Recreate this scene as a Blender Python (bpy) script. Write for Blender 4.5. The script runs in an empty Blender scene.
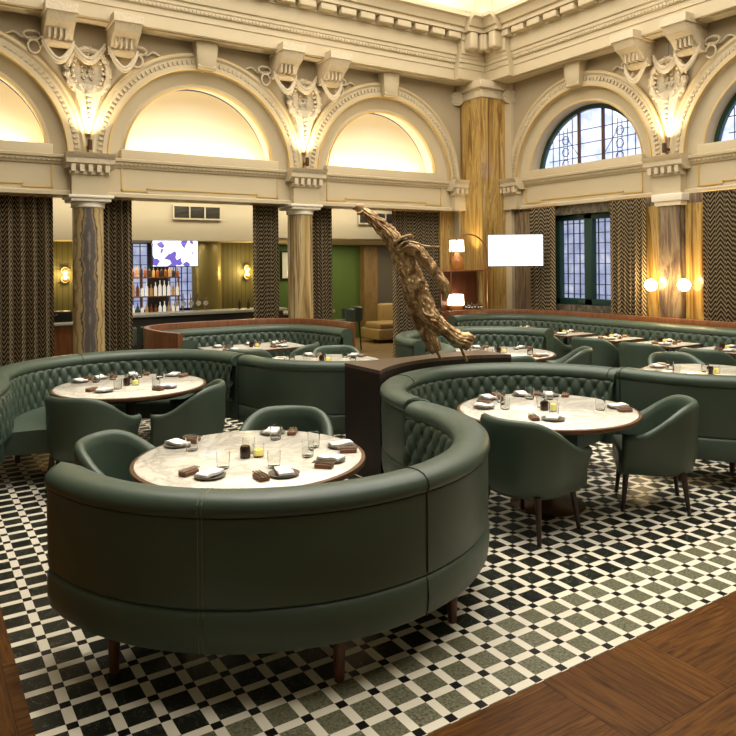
import bpy, bmesh, math, random
from mathutils import Vector, Matrix, noise
random.seed(7)
PI = math.pi
C = bpy.context.scene.collection
H = 1.74
# ------------------------------------------------------------------ camera
F_PX, SY, YAW, ROLL = 709.8, 263.2, .5755, -.0091
cs, sn = math.cos(YAW), math.sin(YAW)
FW = Vector((sn, cs, 0)); R0 = Vector((cs, -sn, 0)); U0 = Vector((0, 0, 1))
RT = R0*math.cos(ROLL)+U0*math.sin(ROLL); UP = U0*math.cos(ROLL)-R0*math.sin(ROLL)
cd = bpy.data.cameras.new('camera'); cam = bpy.data.objects.new('camera', cd); C.objects.link(cam)
M = Matrix((RT, UP, -FW)).transposed().to_4x4(); M.translation = Vector((0, 0, H)); cam.matrix_world = M
cd.sensor_width = 36; cd.lens = 36*F_PX/736; cd.shift_y = -(368-SY)/736; cd.clip_start = .05; cd.clip_end = 100
bpy.context.scene.camera = cam
def at(x, y, d):      # a spot in the room seen at (x, y) of the photograph, d metres deep
    return Vector((0, 0, H))+(FW+RT*((x-368)/F_PX)+UP*((SY-y)/F_PX))*d

# ------------------------------------------------------------------ materials
class NT:
    def __init__(s, name):
        s.m = bpy.data.materials.new(name); s.m.use_nodes = True; s.t = s.m.node_tree; s.t.nodes.clear()
        s.out = s.t.nodes.new('ShaderNodeOutputMaterial'); s.b = s.t.nodes.new('ShaderNodeBsdfPrincipled')
        s.t.links.new(s.b.outputs[0], s.out.inputs[0])
    def n(s, typ, ins={}, **kw):
        nd = s.t.nodes.new('ShaderNode'+typ)
        for k, v in kw.items(): setattr(nd, k, v)
        for k, v in ins.items():
            if isinstance(v, bpy.types.NodeSocket): s.t.links.new(v, nd.inputs[k])
            else: nd.inputs[k].default_value = v
        return nd
    def mth(s, op, a, b=0., c=0.):
        return s.n('Math', {0: a, 1: b, 2: c}, operation=op).outputs[0]
    def set(s, k, v):
        if isinstance(v, bpy.types.NodeSocket): s.t.links.new(v, s.b.inputs[k])
        else: s.b.inputs[k].default_value = v
    def co(s, which='Object'): return s.n('TexCoord').outputs[which]
    def mapp(s, v, sc=(1, 1, 1), rot=(0, 0, 0), loc=(0, 0, 0)):
        return s.n('Mapping', {'Vector': v, 'Scale': sc, 'Rotation': rot, 'Location': loc}).outputs[0]
    def noise(s, v, sc, det=3., rough=.5, dist=0.):
        return s.n('TexNoise', {'Vector': v, 'Scale': sc, 'Detail': det, 'Roughness': rough, 'Distortion': dist}).outputs[0]
    def ramp(s, f, stops):
        r = s.n('ValToRGB', {'Fac': f}); e = r.color_ramp.elements
        while len(e) < len(stops): e.new(.5)
        for i, (p, c) in enumerate(stops): e[i].position = p; e[i].color = (*c, 1) if len(c) == 3 else c
        return r.outputs[0]
    def mix(s, f, a, b):
        nd = s.t.nodes.new('ShaderNodeMix'); nd.data_type = 'RGBA'
        for i, v in ((0, f), (6, a), (7, b)):
            if isinstance(v, bpy.types.NodeSocket): s.t.links.new(v, nd.inputs[i])
            else: nd.inputs[i].default_value = v if i == 0 else (*v, 1)
        return nd.outputs[2]
    def bump(s, h, st=.3, dist=.01):
        s.set('Normal', s.n('Bump', {'Height': h, 'Strength': st, 'Distance': dist}).outputs[0])
def flat(name, col, rough=.5, metal=0., spec=.5, em=None, es=0., trans=0., bump=None):
    a = NT(name); a.set('Base Color', (*col, 1)); a.set('Roughness', rough); a.set('Metallic', metal)
    a.set('Specular IOR Level', spec)
    if em: a.set('Emission Color', (*em, 1)); a.set('Emission Strength', es)
    if trans: a.set('Transmission Weight', trans)
    if bump: a.bump(a.noise(a.co(), bump[0], 4.), bump[1], bump[2])
    return a.m
MT = {}
MT['plaster'] = flat('cream plaster', (.53, .435, .275), .7, bump=(9, .12, .01))
MT['ornament'] = flat('carved plaster', (.57, .475, .32), .65, bump=(22, .6, .02))
MT['gold'] = flat('gold paint', (.62, .42, .13), .4, .3)
MT['upper'] = flat('tan wall paint', (.36, .29, .18), .75)  # tan paint of the upper wall behind the cream mouldings
MT['white'] = flat('white plaster', (.75, .68, .55), .7)
MT['dark'] = flat('black metal', (.012, .011, .01), .4, .3)
MT['brass'] = flat('brass', (.55, .34, .12), .3, .9)
MT['copper'] = flat('copper', (.55, .25, .12), .3, .9)
MT['china'] = flat('stoneware', (.10, .085, .065), .35)
MT['linen'] = flat('white linen', (.80, .78, .74), .8)
MT['steel'] = flat('cutlery steel', (.5, .42, .34), .25, .9)
MT['choc'] = flat('tan leather pouch', (.17, .062, .022), .5)
MT['pot'] = flat('dark amber glass', (.03, .012, .006), .1)
MT['candle'] = flat('yellow candle', (.75, .62, .12), .5, em=(1., .75, .2), es=.35)
MT['glass'] = flat('clear glass', (.95, .96, .95), .03, trans=1.)
MT['glass'].node_tree.nodes['Principled BSDF'].inputs['IOR'].default_value = 1.2
MT['greenpaint'] = flat('dark green window paint', (.012, .045, .03), .4)
MT['lead'] = flat('window lead', (.03, .035, .05), .5)
MT['greenwall'] = flat('green wall', (.09, .16, .03), .6)
MT['beigewall'] = flat('beige wall', (.60, .53, .38), .7)
MT['vent'] = flat('grey vent slats', (.16, .15, .12), .5)
MT['bartop'] = flat('pale stone bar top', (.45, .46, .40), .25)
MT['barfront'] = flat('dark bar front', (.025, .018, .014), .5)
MT['sofa'] = flat('tan sofa leather', (.42, .30, .13), .45)
MT['wallfar'] = flat('dim far wall paint', (.34, .34, .25), .7)
MT['thread'] = flat('pale stitching', (.20, .22, .15), .7)
MT['lampshade'] = flat('lit lampshade', (.9, .8, .6), .6, em=(1., .82, .55), es=5.)
MT['globe'] = flat('lit globe', (.9, .8, .6), .5, em=(1., .72, .35), es=14.)
MT['bulb'] = flat('lit bulb cover', (.9, .8, .6), .5, em=(1., .62, .18), es=1.6)
MT['laylight'] = flat('lit ceiling glass', (.9, .9, .9), .5, em=(1., .95, .86), es=3.0)
MT['amber'] = flat('amber glass vase', (.30, .11, .025), .12, em=(1., .4, .08), es=.10)
MT['art'] = flat('picture print', (.20, .03, .07), .6)
MT['mount'] = flat('picture mount', (.7, .68, .6), .7)
MT['brownslot'] = flat('brown ornament fixture', (.07, .03, .015), .5)

a = NT('green leather'); v = a.co()
a.set('Base Color', a.mix(a.noise(v, 3., 3.), (.046, .070, .049), (.060, .089, .063)))
a.set('Roughness', a.mth('MULTIPLY_ADD', a.noise(v, 12., 3.), .15, .33)); a.set('Specular IOR Level', .45)
a.bump(a.noise(v, 260., 2.), .10, .002); MT['leather'] = a.m

def wood(name, c1, c2, rough=.35, sc=(2, 2, 30), spec=.5):
    a = NT(name); v = a.mapp(a.co(), sc)
    f = a.noise(v, 1.6, 5., .6, .8); a.set('Base Color', a.ramp(f, [(.3, c1), (.7, c2)]))
    a.set('Roughness', rough); a.set('Specular IOR Level', spec); a.bump(f, .08, .003); return a.m
MT['legwood'] = wood('red brown leg wood', (.06, .018, .008), (.13, .04, .016), .35, (20, 20, 2))
MT['darkleg'] = wood('dark leg wood', (.016, .007, .005), (.035, .014, .008), .35, (20, 20, 2))
MT['walnut'] = wood('walnut cap', (.10, .035, .012), (.23, .085, .03), .35, (14, 14, 1.5))
MT['plinth'] = wood('dark stained plinth wood', (.012, .007, .005), (.022, .012, .008), .5, (2, 18, 2), .3)
MT['plinthtop'] = wood('brown plinth top', (.075, .045, .028), (.12, .075, .045), .4, (2, 18, 2))
MT['panelwood'] = wood('panel wood', (.16, .07, .02), (.3, .15, .05), .4, (12, 12, 1))
MT['tanwood'] = wood('tan veneer', (.20, .13, .05), (.32, .21, .09), .5, (5, 5, 2))

a = NT('white veined marble'); v = a.co(); w = a.noise(v, 3., 6., .6, 1.2)
k = a.mth('ABSOLUTE', a.mth('SUBTRACT', w, .5)); w2 = a.noise(v, 1.4, 3.)
col = a.ramp(k, [(0., (.30, .27, .22)), (.02, (.50, .46, .38)), (.07, (.74, .70, .60))])
a.set('Base Color', a.mix(w2, col, (.78, .74, .64))); a.set('Roughness', .16); MT['marble'] = a.m
MT['tableedge'] = flat('bronze table edge', (.12, .06, .028), .35, .3)

def onyx(name, stops, sc, dist=1.2, seed=0.):
    a = NT(name); v = a.mapp(a.co(), sc, loc=(seed, seed*.7, 0))
    f = a.noise(v, 1., 5., .62, dist); a.set('Base Color', a.ramp(f, stops)); a.set('Roughness', .22); return a.m
MT['onyx'] = onyx('golden onyx', [(.30, (.10, .045, .015)), (.42, (.30, .17, .045)), (.52, (.50, .33, .10)), (.60, (.28, .17, .06)), (.70, (.55, .42, .19))], (6, 6, .5))
MT['onyxdark'] = onyx('grey brown onyx', [(.30, (.05, .035, .03)), (.45, (.16, .11, .07)), (.55, (.27, .20, .12)), (.62, (.09, .07, .06)), (.75, (.30, .25, .18))], (5, 5, .7), 1.6, 3.)
MT['onyxpale'] = onyx('pale banded onyx', [(.30, (.12, .07, .03)), (.42, (.38, .26, .10)), (.50, (.52, .40, .20)), (.58, (.17, .10, .04)), (.70, (.55, .44, .24))], (7, 7, .35), .9, 5.)
MT['stonewall'] = onyx('mottled stone', [(.3, (.05, .045, .035)), (.5, (.14, .115, .08)), (.7, (.26, .21, .14))], (7, 7, 5), 2.)
# bookmatched shaft of the nearest column: grey heart in golden bands
a = NT('heart figured onyx'); v = a.co(); s3 = a.n('SeparateXYZ', {0: v}); nz = a.noise(v, 4., 4., .55)
dx = a.mth('ABSOLUTE', a.mth('SUBTRACT', s3.outputs[0], -.025))
zz = a.mth('DIVIDE', a.mth('SUBTRACT', s3.outputs[2], 1.42), 1.15)
wd = a.mth('SQRT', a.mth('MAXIMUM', a.mth('SUBTRACT', 1.0, a.mth('MULTIPLY', zz, zz)), .0))
q = a.mth('SUBTRACT', a.mth('DIVIDE', dx, .085), wd); q = a.mth('ADD', q, a.mth('MULTIPLY', a.mth('SUBTRACT', nz, .5), 2.0))
q = a.mth('MULTIPLY_ADD', q, .38, .5)
a.set('Base Color', a.ramp(q, [(.0, (.32, .26, .18)), (.22, (.10, .085, .075)), (.42, (.12, .10, .09)), (.50, (.30, .22, .13)), (.56, (.05, .035, .025)), (.62, (.40, .29, .13)), (.76, (.46, .34, .16)), (.85, (.26, .17, .07)), (.95, (.48, .37, .19))]))
a.set('Roughness', .22); MT['heart'] = a.m
# curtains, UV: u along the cloth, v up
a = NT('chevron curtain cloth'); s3 = a.n('SeparateXYZ', {0: a.co('UV')}); u, vv = s3.outputs[0], s3.outputs[1]
tri = a.mth('ABSOLUTE', a.mth('SUBTRACT', a.mth('FRACT', a.mth('DIVIDE', u, .125)), .5))
st = a.mth('FRACT', a.mth('DIVIDE', a.mth('ADD', vv, a.mth('MULTIPLY', tri, .17)), .062))
f = a.mth('GREATER_THAN', st, .62); a.set('Base Color', a.mix(f, (.030, .020, .011), (.36, .28, .16)))
a.set('Roughness', .8); a.set('Specular IOR Level', .2); MT['curtain'] = a.m
# mosaic floor
a = NT('black white and green marble mosaic'); v = a.co(); s3 = a.n('SeparateXYZ', {0: v}); x, y = s3.outputs[0], s3.outputs[1]
PP, AX, AY, BW_ = .1521, 1.728, 2.263, .021
def lat(c, o): return a.mth('SUBTRACT', a.mth('MODULO', a.mth('ADD', a.mth('SUBTRACT', c, o), PP*200.5), PP), PP/2)
fx = a.mth('LESS_THAN', a.mth('ABSOLUTE', lat(x, AX)), BW_); fy = a.mth('LESS_THAN', a.mth('ABSOLUTE', lat(y, AY)), BW_)
cx = a.mth('FLOOR', a.mth('DIVIDE', a.mth('SUBTRACT', x, AX), PP)); cy = a.mth('FLOOR', a.mth('DIVIDE', a.mth('SUBTRACT', y, AY), PP))
cell = a.n('CombineXYZ', {0: cx, 1: cy}).outputs[0]; rnd = a.n('TexWhiteNoise', {0: cell}).outputs[0]
vein = a.mth('ABSOLUTE', a.mth('SUBTRACT', a.noise(v, 9., 5., .6, 1.5), .5))
dk = a.mix(a.mth('MULTIPLY', rnd, .7), (.008, .009, .006), (.024, .026, .018)); dk = a.mix(a.mth('LESS_THAN', vein, .006), dk, (.12, .12, .09))
lt = a.mix(a.ramp(a.noise(v, 75., 4., .75), [(.35, (0, 0, 0)), (.65, (1, 1, 1))]), (.03, .034, .018), (.26, .25, .16)); lt = a.mix(a.mth('MULTIPLY', rnd, .5), lt, (.09, .085, .045))
tile = a.mix(a.mth('LESS_THAN', y, AY+2*PP), dk, lt)
strip = a.mix(a.noise(v, 6., 3.), (.68, .62, .49), (.80, .75, .62))
col = a.mix(a.mth('MAXIMUM', fx, fy), tile, strip); col = a.mix(a.mth('MULTIPLY', fx, fy), col, (.008, .007, .006))
a.set('Base Color', col); a.set('Roughness', a.mth('MULTIPLY_ADD', a.noise(v, 5., 3.), .2, .24)); a.set('Specular IOR Level', .16); MT['mosaic'] = a.m
# parquet
a = NT('brown oak parquet'); v = a.co(); s3 = a.n('SeparateXYZ', {0: v}); x, y = s3.outputs[0], s3.outputs[1]
ux = a.mth('DIVIDE', a.mth('ADD', x, 20.13), .62); uy = a.mth('DIVIDE', a.mth('ADD', y, 20.07), .62)
odd = a.mth('MODULO', a.mth('ADD', a.mth('FLOOR', ux), a.mth('FLOOR', uy)), 2.)
gx = a.noise(a.mapp(v, (2, 26, 1)), 2., 6., .65, .8); gy = a.noise(a.mapp(v, (26, 2, 1)), 2., 6., .65, .8)
sel = a.n('Mix', {0: odd, 2: gx, 3: gy}).outputs[0]
px_ = a.mth('FRACT', a.mth('MULTIPLY', ux, 3.)); py_ = a.mth('FRACT', a.mth('MULTIPLY', uy, 3.)); lane = a.n('Mix', {0: odd, 2: py_, 3: px_}).outputs[0]
ex = a.mth('LESS_THAN', a.mth('FRACT', ux), .006); ey = a.mth('LESS_THAN', a.mth('FRACT', uy), .006); el = a.mth('LESS_THAN', lane, .014)
edge = a.mth('MAXIMUM', a.mth('MAXIMUM', ex, ey), el)
rn = a.n('TexWhiteNoise', {0: a.n('CombineXYZ', {0: a.mth('FLOOR', a.mth('MULTIPLY', ux, a.mth('MULTIPLY_ADD', odd, 2., 1.))), 1: a.mth('FLOOR', a.mth('MULTIPLY', uy, a.mth('MULTIPLY_ADD', odd, -2., 3.)))}).outputs[0]}).outputs[0]
c_ = a.ramp(sel, [(.32, (.034, .012, .002)), (.5, (.110, .042, .007)), (.7, (.175, .072, .014))]); c_ = a.mix(a.mth('MULTIPLY', rn, .45), c_, (.045, .016, .003))
a.set('Base Color', a.mix(a.mth('MULTIPLY', edge, .8), c_, (.012, .004, .001))); a.set('Roughness', .42); a.set('Specular IOR Level', .09); MT['parquet'] = a.m
# bronze; pale and dark ramp tones imitate highlights and shaded folds
a = NT('bronze with painted highlights'); v = a.co(); f = a.noise(v, 9., 6., .7, .8)
a.set('Base Color', a.ramp(f, [(.3, (.07, .035, .016)), (.46, (.26, .15, .065)), (.58, (.50, .34, .17)), (.72, (.78, .62, .40))]))
a.set('Metallic', .75); a.set('Roughness', .36); a.bump(a.noise(v, 30., 5., .6, 1.0), .6, .012); MT['bronze'] = a.m
# leaded windows: daylight behind textured glass
def dayglass(name, es, sc):
    a = NT(name); v = a.co(); f = a.noise(v, sc, 4., .6, .3)
    a.set('Base Color', (.1, .1, .12, 1)); a.set('Emission Color', a.ramp(f, [(.3, (.25, .31, .55)), (.55, (.50, .56, .80)), (.75, (.85, .88, .95))])); a.set('Emission Strength', es)
    a.set('Roughness', .3); return a.m
MT['dayglass'] = dayglass('daylit leaded glass', 1.5, 3.); MT['dayglasslow'] = dayglass('daylit lower glass', .6, 4.)
# slatted olive wall
a = NT('olive ribbed wall'); s3 = a.n('SeparateXYZ', {0: a.co()})
f = a.mth('LESS_THAN', a.mth('FRACT', a.mth('DIVIDE', a.mth('ADD', s3.outputs[0], s3.outputs[1]), .09)), .18)
a.set('Base Color', a.mix(f, (.095, .085, .025), (.05, .045, .015))); a.set('Roughness', .6); MT['olive'] = a.m
# screens
a = NT('bar screen picture'); v = a.co(); f = a.n('TexVoronoi', {'Vector': v, 'Scale': 10., 'Randomness': .9}).outputs[1]
s3 = a.n('SeparateColor', {0: f}); q = a.mth('GREATER_THAN', s3.outputs[0], .66)
a.set('Base Color', (0, 0, 0, 1)); a.set('Emission Color', a.mix(q, (.80, .86, 1.), (.10, .07, .30))); a.set('Emission Strength', 1.6); MT['barscreen'] = a.m
a = NT('pale screen picture'); v = a.co(); f = a.noise(v, 3., 3.)
a.set('Base Color', (0, 0, 0, 1)); a.set('Emission Color', a.ramp(f, [(.3, (.75, .9, 1.)), (.5, (1, 1, 1)), (.75, (.95, 1, .95))])); a.set('Emission Strength', 1.7); MT['palescreen'] = a.m

# ------------------------------------------------------------------ mesh helpers
def new(): return bmesh.new()
def link(name, bm, mat, parent=None, smooth=True, loc=None, rec=True, ang=40):
    if rec: bmesh.ops.recalc_face_normals(bm, faces=bm.faces[:])
    me = bpy.data.meshes.new(name); bm.to_mesh(me); bm.free()
    me.materials.append(MT[mat] if isinstance(mat, str) else mat)
    if smooth:
        for p in me.polygons: p.use_smooth = True
        me.set_sharp_from_angle(angle=math.radians(ang))
    o = bpy.data.objects.new(name, me); C.objects.link(o)
    if parent: o.parent = parent
    if loc is not None: o.location = loc
    return o
def tag(o, label, cat, group=None):
    o['label'] = label; o['category'] = cat
    if group: o['group'] = group
    return o
def thing(name, label, cat, loc=(0, 0, 0), rz=0, group=None):
    o = bpy.data.objects.new(name, None); C.objects.link(o); o.location = loc; o.rotation_euler = (0, 0, rz); o.empty_display_size = .1
    return tag(o, label, cat, group)
def struct(name, bm, mat, **k):
    o = link(name, bm, mat, **k); o['kind'] = 'structure'; return o
KIDS = {}
def dup(root, loc, rz=None, label=None, group=None):
    r = root.copy(); C.objects.link(r); r.location = loc
    if rz is not None: r.rotation_euler = (0, 0, rz)
    if label: r['label'] = label
    if group: r['group'] = group
    for ch in list(root.children):
        c = ch.copy(); C.objects.link(c); c.parent = r
        for g in list(ch.children):
            d = g.copy(); C.objects.link(d); d.parent = c
    return r
def box(bm, c, s, rz=0., rot=None, bev=0.):
    r = bmesh.ops.create_cube(bm, size=1.); vs = r['verts']
    m = Matrix.Translation(Vector(c)) @ (rot if rot else Matrix.Rotation(rz, 4, 'Z')) @ Matrix.Diagonal((s[0], s[1], s[2], 1))
    bmesh.ops.transform(bm, matrix=m, verts=vs)
    if bev:
        es = list({e for v in vs for e in v.link_edges})
        bmesh.ops.bevel(bm, geom=es, offset=bev, segments=3, affect='EDGES', profile=.5)
def bx(bm, x0, x1, y0, y1, z0, z1, bev=0.): box(bm, ((x0+x1)/2, (y0+y1)/2, (z0+z1)/2), (abs(x1-x0), abs(y1-y0), abs(z1-z0)), bev=bev)
def lathe(bm, prof, n=32, c=(0, 0, 0), sx=1., sy=1.):
    rows = []
    for r, z in prof:
        if r < 1e-5: rows.append([bm.verts.new((c[0], c[1], c[2]+z))])
        else: rows.append([bm.verts.new((c[0]+sx*r*math.cos(2*PI*i/n), c[1]+sy*r*math.sin(2*PI*i/n), c[2]+z)) for i in range(n)])
    for a_, b_ in zip(rows, rows[1:]):
        for i in range(n):
            j = (i+1) % n
            if len(a_) == 1 and len(b_) == 1: continue
            if len(a_) == 1: bm.faces.new((a_[0], b_[i], b_[j]))
            elif len(b_) == 1: bm.faces.new((a_[i], a_[j], b_[0]))
            else: bm.faces.new((a_[i], a_[j], b_[j], b_[i]))
    for row in (rows[0], rows[-1]):
        if len(row) > 1: bm.faces.new(row)
def tube(bm, pts, r, n=10, flatx=1.):
    pts = [Vector(p) for p in pts]; rs = r if isinstance(r, (list, tuple)) else [r]*len(pts)
    rows = []; up = Vector((0, 0, 1))
    for i, p in enumerate(pts):
        t = (pts[min(i+1, len(pts)-1)]-pts[max(i-1, 0)]).normalized()
        s_ = t.cross(up)
        if s_.length < .05: s_ = t.cross(Vector((0, 1, 0)))
        s_.normalize(); q_ = s_.cross(t)
        rows.append([bm.verts.new(p+s_*math.cos(2*PI*k/n)*rs[i]*flatx+q_*math.sin(2*PI*k/n)*rs[i]) for k in range(n)])
    for a_, b_ in zip(rows, rows[1:]):
        for k in range(n): bm.faces.new((a_[k], a_[(k+1) % n], b_[(k+1) % n], b_[k]))
    bm.faces.new(rows[0]); bm.faces.new(rows[-1])
def sph(bm, c, r, sc=(1, 1, 1), u=16, v=10):
    bmesh.ops.create_uvsphere(bm, u_segments=u, v_segments=v, radius=r, matrix=Matrix.Translation(Vector(c)) @ Matrix.Diagonal((*sc, 1)))
def prism(bm, poly, z0, z1):
    a_ = [bm.verts.new((x, y, z0)) for x, y in poly]; b_ = [bm.verts.new((x, y, z1)) for x, y in poly]
    n = len(poly)
    for i in range(n): bm.faces.new((a_[i], a_[(i+1) % n], b_[(i+1) % n], b_[i]))
    bm.faces.new(a_); bm.faces.new(b_)
def spline(pts, n=10):      # catmull-rom
    P_ = [Vector(p) for p in pts]; P_ = [P_[0]*2-P_[1]]+P_+[P_[-1]*2-P_[-2]]; out = []
    for i in range(1, len(P_)-2):
        for k in range(n):
            t = k/n; a_, b_, c_, d_ = P_[i-1:i+3]
            out.append(.5*((2*b_)+(c_-a_)*t+(2*a_-5*b_+4*c_-d_)*t*t+(3*b_-a_-3*c_+d_)*t**3))
    return out+[P_[-2]]
def leg(bm, x, y, h, r0, r1, dx=0., dy=0.):
    tube(bm, [(x+dx, y+dy, 0), (x+dx*.5, y+dy*.5, h*.5), (x, y, h)], [r1, (r0+r1)/2, r0], 12)

# ------------------------------------------------------------------ booths
def resample(pts, step):
    P_ = [Vector(p).to_2d() for p in pts]; out = [P_[0].copy()]; acc = 0
    L = sum((b_-a_).length for a_, b_ in zip(P_, P_[1:])); n = max(2, round(L/step)); st = L/n; nxt = st
    for a_, b_ in zip(P_, P_[1:]):
        l = (b_-a_).length
        while nxt <= acc+l+1e-9 and len(out) < n: out.append(a_+(b_-a_)*((nxt-acc)/l)); nxt += st
        acc += l
    out.append(P_[-1].copy()); return out, st
def frames(P_, side):
    N = []
    for i in range(len(P_)):
        t = (P_[min(i+1, len(P_)-1)]-P_[max(i-1, 0)]).normalized(); N.append(Vector((-t.y, t.x))*side)
    return N
def sweep(bm, P_, N, prof, closed=True, rnd=None, st=1.):
    rows = []; n = len(P_)
    for i in range(n):
        w = 1.
        if rnd:
            for d, on in ((i*st, rnd[0]), ((n-1-i)*st, rnd[1])):
                if on and d < on: w = min(w, max(.12, math.sqrt(max(0, 1-((on-d)/on)**2))))
        rows.append([bm.verts.new((*(P_[i]+N[i]*(o*w)), z)) for o, z in prof])
    m = len(prof)
    for a_, b_ in zip(rows, rows[1:]):
        for k in range(m if closed else m-1): bm.faces.new((a_[k], a_[(k+1) % m], b_[(k+1) % m], b_[k]))
    if closed: bm.faces.new(rows[0]); bm.faces.new(rows[-1])
def tuft(bm, P_, N, st, z0, z1, o0, o1, amp, cw, nz=26, rows=3):
    n = len(P_); L = st*(n-1); k = max(1, round(L/cw)); g = []
    for i in range(n):
        u = i/(n-1)*k; col = []
        for j in range(nz+1):
            t = j/nz; v = t*rows/2
            a_, b_ = abs(math.sin(PI*(u+v))), abs(math.sin(PI*(u-v)))
            h = .62*(a_*b_)**.4+.38-.62*math.exp(-(a_*a_+b_*b_)/.22)
            e = min(1, t/.05, (1-t)/.05)
            h = h*min(1., e)
            o = o0+(o1-o0)*t+amp*h+.012*math.sin(PI*t)
            col.append(bm.verts.new((*(P_[i]+N[i]*o), z0+(z1-z0)*t)))
        g.append(col)
    for i in range(n-1):
        for j in range(nz): bm.faces.new((g[i][j], g[i+1][j], g[i+1][j+1], g[i][j+1]))
LEGS_N = 0
def booth(label, path, side, cap=False, ends=(0, 0), rim=.86, seat=True, legs=(), seams=(), stitches=(), group=None, seat_trim=(.14, .14), zb=.22, capz=.96, tuft_rows=4):
    """path: centre line of the backrest; side=+1 when the seat lies left of the path."""
    P_, st = resample(path, .035); N = frames(P_, side); Pf, sf = resample(path, .0115); Nf = frames(Pf, side)
    t = thing('curved_banquette', label, 'banquette', (0, 0, 0), 0, group)
    bm = new()   # rolled top
    z = rim; pr = [(-.094, z-.078), (-.100, z-.055), (-.094, z-.028), (-.072, z-.009), (-.04, z), (.0, z+.001), (.035, z-.003), (.068, z-.016), (.090, z-.038), (.098, z-.065), (.094, z-.088), (.080, z-.105), (.04, z-.11), (-.08, z-.085)]
    sweep(bm, P_, N, pr, True, ends, st); link('rolled_rim', bm, 'leather', t, ang=60)
    bm = new()   # smooth shell with piping groove
    pr = [(.06, zb), (-.075, zb), (-.086, zb+.02), (-.092, zb+.08), (-.090, zb+.15), (-.083, zb+.166), (-.074, zb+.171), (-.083, zb+.178), (-.087, zb+.19), (-.089, z-.20), (-.088, z-.086), (-.075, z-.083), (.06, z-.10)]
    sweep(bm, P_, N, pr, True, ends, st); shell = link('back_shell', bm, 'leather', t, ang=50)
    bm = new()   # tufted inner face
    k0 = int(.02/sf); tuft(bm, Pf[k0:len(Pf)-k0], Nf[k0:len(Nf)-k0], sf, .40, z-.085, .088, .066, .034, .118, rows=tuft_rows); link('tufted_back', bm, 'leather', t, ang=180, rec=False)
    if seat:
        a0, a1 = int(seat_trim[0]/st), len(P_)-int(seat_trim[1]/st)
        bm = new(); pr = [(.06, zb+.03), (.50, zb+.03), (.515, zb+.05), (.52, zb+.10), (.52, .39), (.505, .415), (.47, .43), (.30, .437), (.06, .43)]
        sweep(bm, P_[a0:a1], N[a0:a1], pr, True); link('seat', bm, 'leather', t)
    if cap:
        bm = new(); sweep(bm, P_, N, [(-.095, .30), (-.13, .30), (-.135, capz-.01), (-.13, capz), (-.07, capz), (-.065, capz-.01), (-.065, z-.03), (-.095, z-.03)], True); link('wood_surround', bm, 'walnut', t, ang=30)
    for lx, ly in legs:
        bm = new(); leg(bm, 0, 0, zb+.03, .031, .021); link('leg', bm, 'legwood', t, loc=(lx, ly, 0))
    def line(i, off, r, mat, name):
        p, n_ = P_[i], N[i]; T = Vector((-n_.y, n_.x)); q = p+T*off
        pts = [(o, zz) for o, zz in [(-.078, zb), (-.0885, zb+.03), (-.094, zb+.08), (-.092, zb+.15), (-.078, zb+.170), (-.089, zb+.19), (-.091, z-.2), (-.090, z-.086), (-.097, z-.075), (-.102, z-.055), (-.096, z-.028), (-.074, z-.008), (-.04, z+.001), (.0, z+.002), (.035, z-.002), (.068, z-.015), (.092, z-.038), (.099, z-.065)]]
        bm = new(); tube(bm, [(*(q+n_*o), zz) for o, zz in pts], r, 6); link(name, bm, mat, shell)
    for i in seams: line(int(i*(len(P_)-1)), 0, .0035, 'dark', 'seam')
    for i in stitches:
        line(int(i*(len(P_)-1)), -.009, .0012, 'thread', 'stitching'); line(int(i*(len(P_)-1)), .009, .0012, 'thread', 'stitching')
    return t
def arc(cx, cy, r, a0, a1, n=60): return [(cx+r*math.cos(math.radians(a0+(a1-a0)*i/n)), cy+r*math.sin(math.radians(a0+(a1-a0)*i/n))) for i in range(n+1)]
RB = 1.07
CA, CB, CC_, CD, CE, CF = (1.685, 3.60), (3.90, 3.72), (6.07, 3.74), (1.67, 6.48), (3.85, 6.40), (5.95, 6.45)
def onc(c, r, a_): return (c[0]+r*math.cos(math.radians(a_)), c[1]+r*math.sin(math.radians(a_)))
booth('dark green leather booth nearest the camera, smooth outer back towards us', arc(*CA, RB+.028, 184, 360)+[(CA[0]+RB+.028, 3.72)], 1, ends=(.10, 0),
      legs=[(1.5, 2.56), (.73, 3.15), (2.2, 2.67), (2.66, 3.45), onc(CA, .62, 200), onc(CA, .62, 270), onc(CA, .62, 330)], rim=.836, seams=(.520,), stitches=(.268,))
booth('green tufted booth curling round the right hand near marble table', [(CB[0]-RB-.02, 3.735)]+arc(*CB, RB, 178, 5), -1,
      legs=[onc(CB, 1.03, 170), onc(CB, 1.03, 120), onc(CB, 1.03, 60), onc(CB, .6, 150), onc(CB, .6, 90), onc(CB, .6, 30)], rim=.842, seams=(.02, .33, .985))
booth('green booth at the right edge showing its smooth back to the camera', [(CB[0]+RB+.005, 3.80)]+arc(*CC_, RB+.02, 182, 350), 1,
      legs=[onc(CC_, 1.03, 200), onc(CC_, 1.03, 250), onc(CC_, 1.03, 310), onc(CC_, .6, 230), onc(CC_, .6, 300)], seams=(.012,))
booth('long tufted green booth round the round table at the left', [(.44, 5.85), (.53, 6.1), (.58, 6.3)]+arc(*CD, RB, 178, 2), -1, seat_trim=(.42, .14),
      legs=[onc(CD, 1.0, 150), onc(CD, 1.0, 90), onc(CD, 1.0, 30), onc(CD, .6, 172), onc(CD, .6, 90), onc(CD, .6, 10)], seams=(.53, .988))
booth('green booth left of the dark plinth, smooth back to the camera', [(CD[0]+RB+.01, 6.45)]+arc(*CE, RB, 182, 352), 1,
      legs=[onc(CE, 1.0, 200), onc(CE, 1.0, 250), onc(CE, 1.0, 300)], seams=(.01,))
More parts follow.
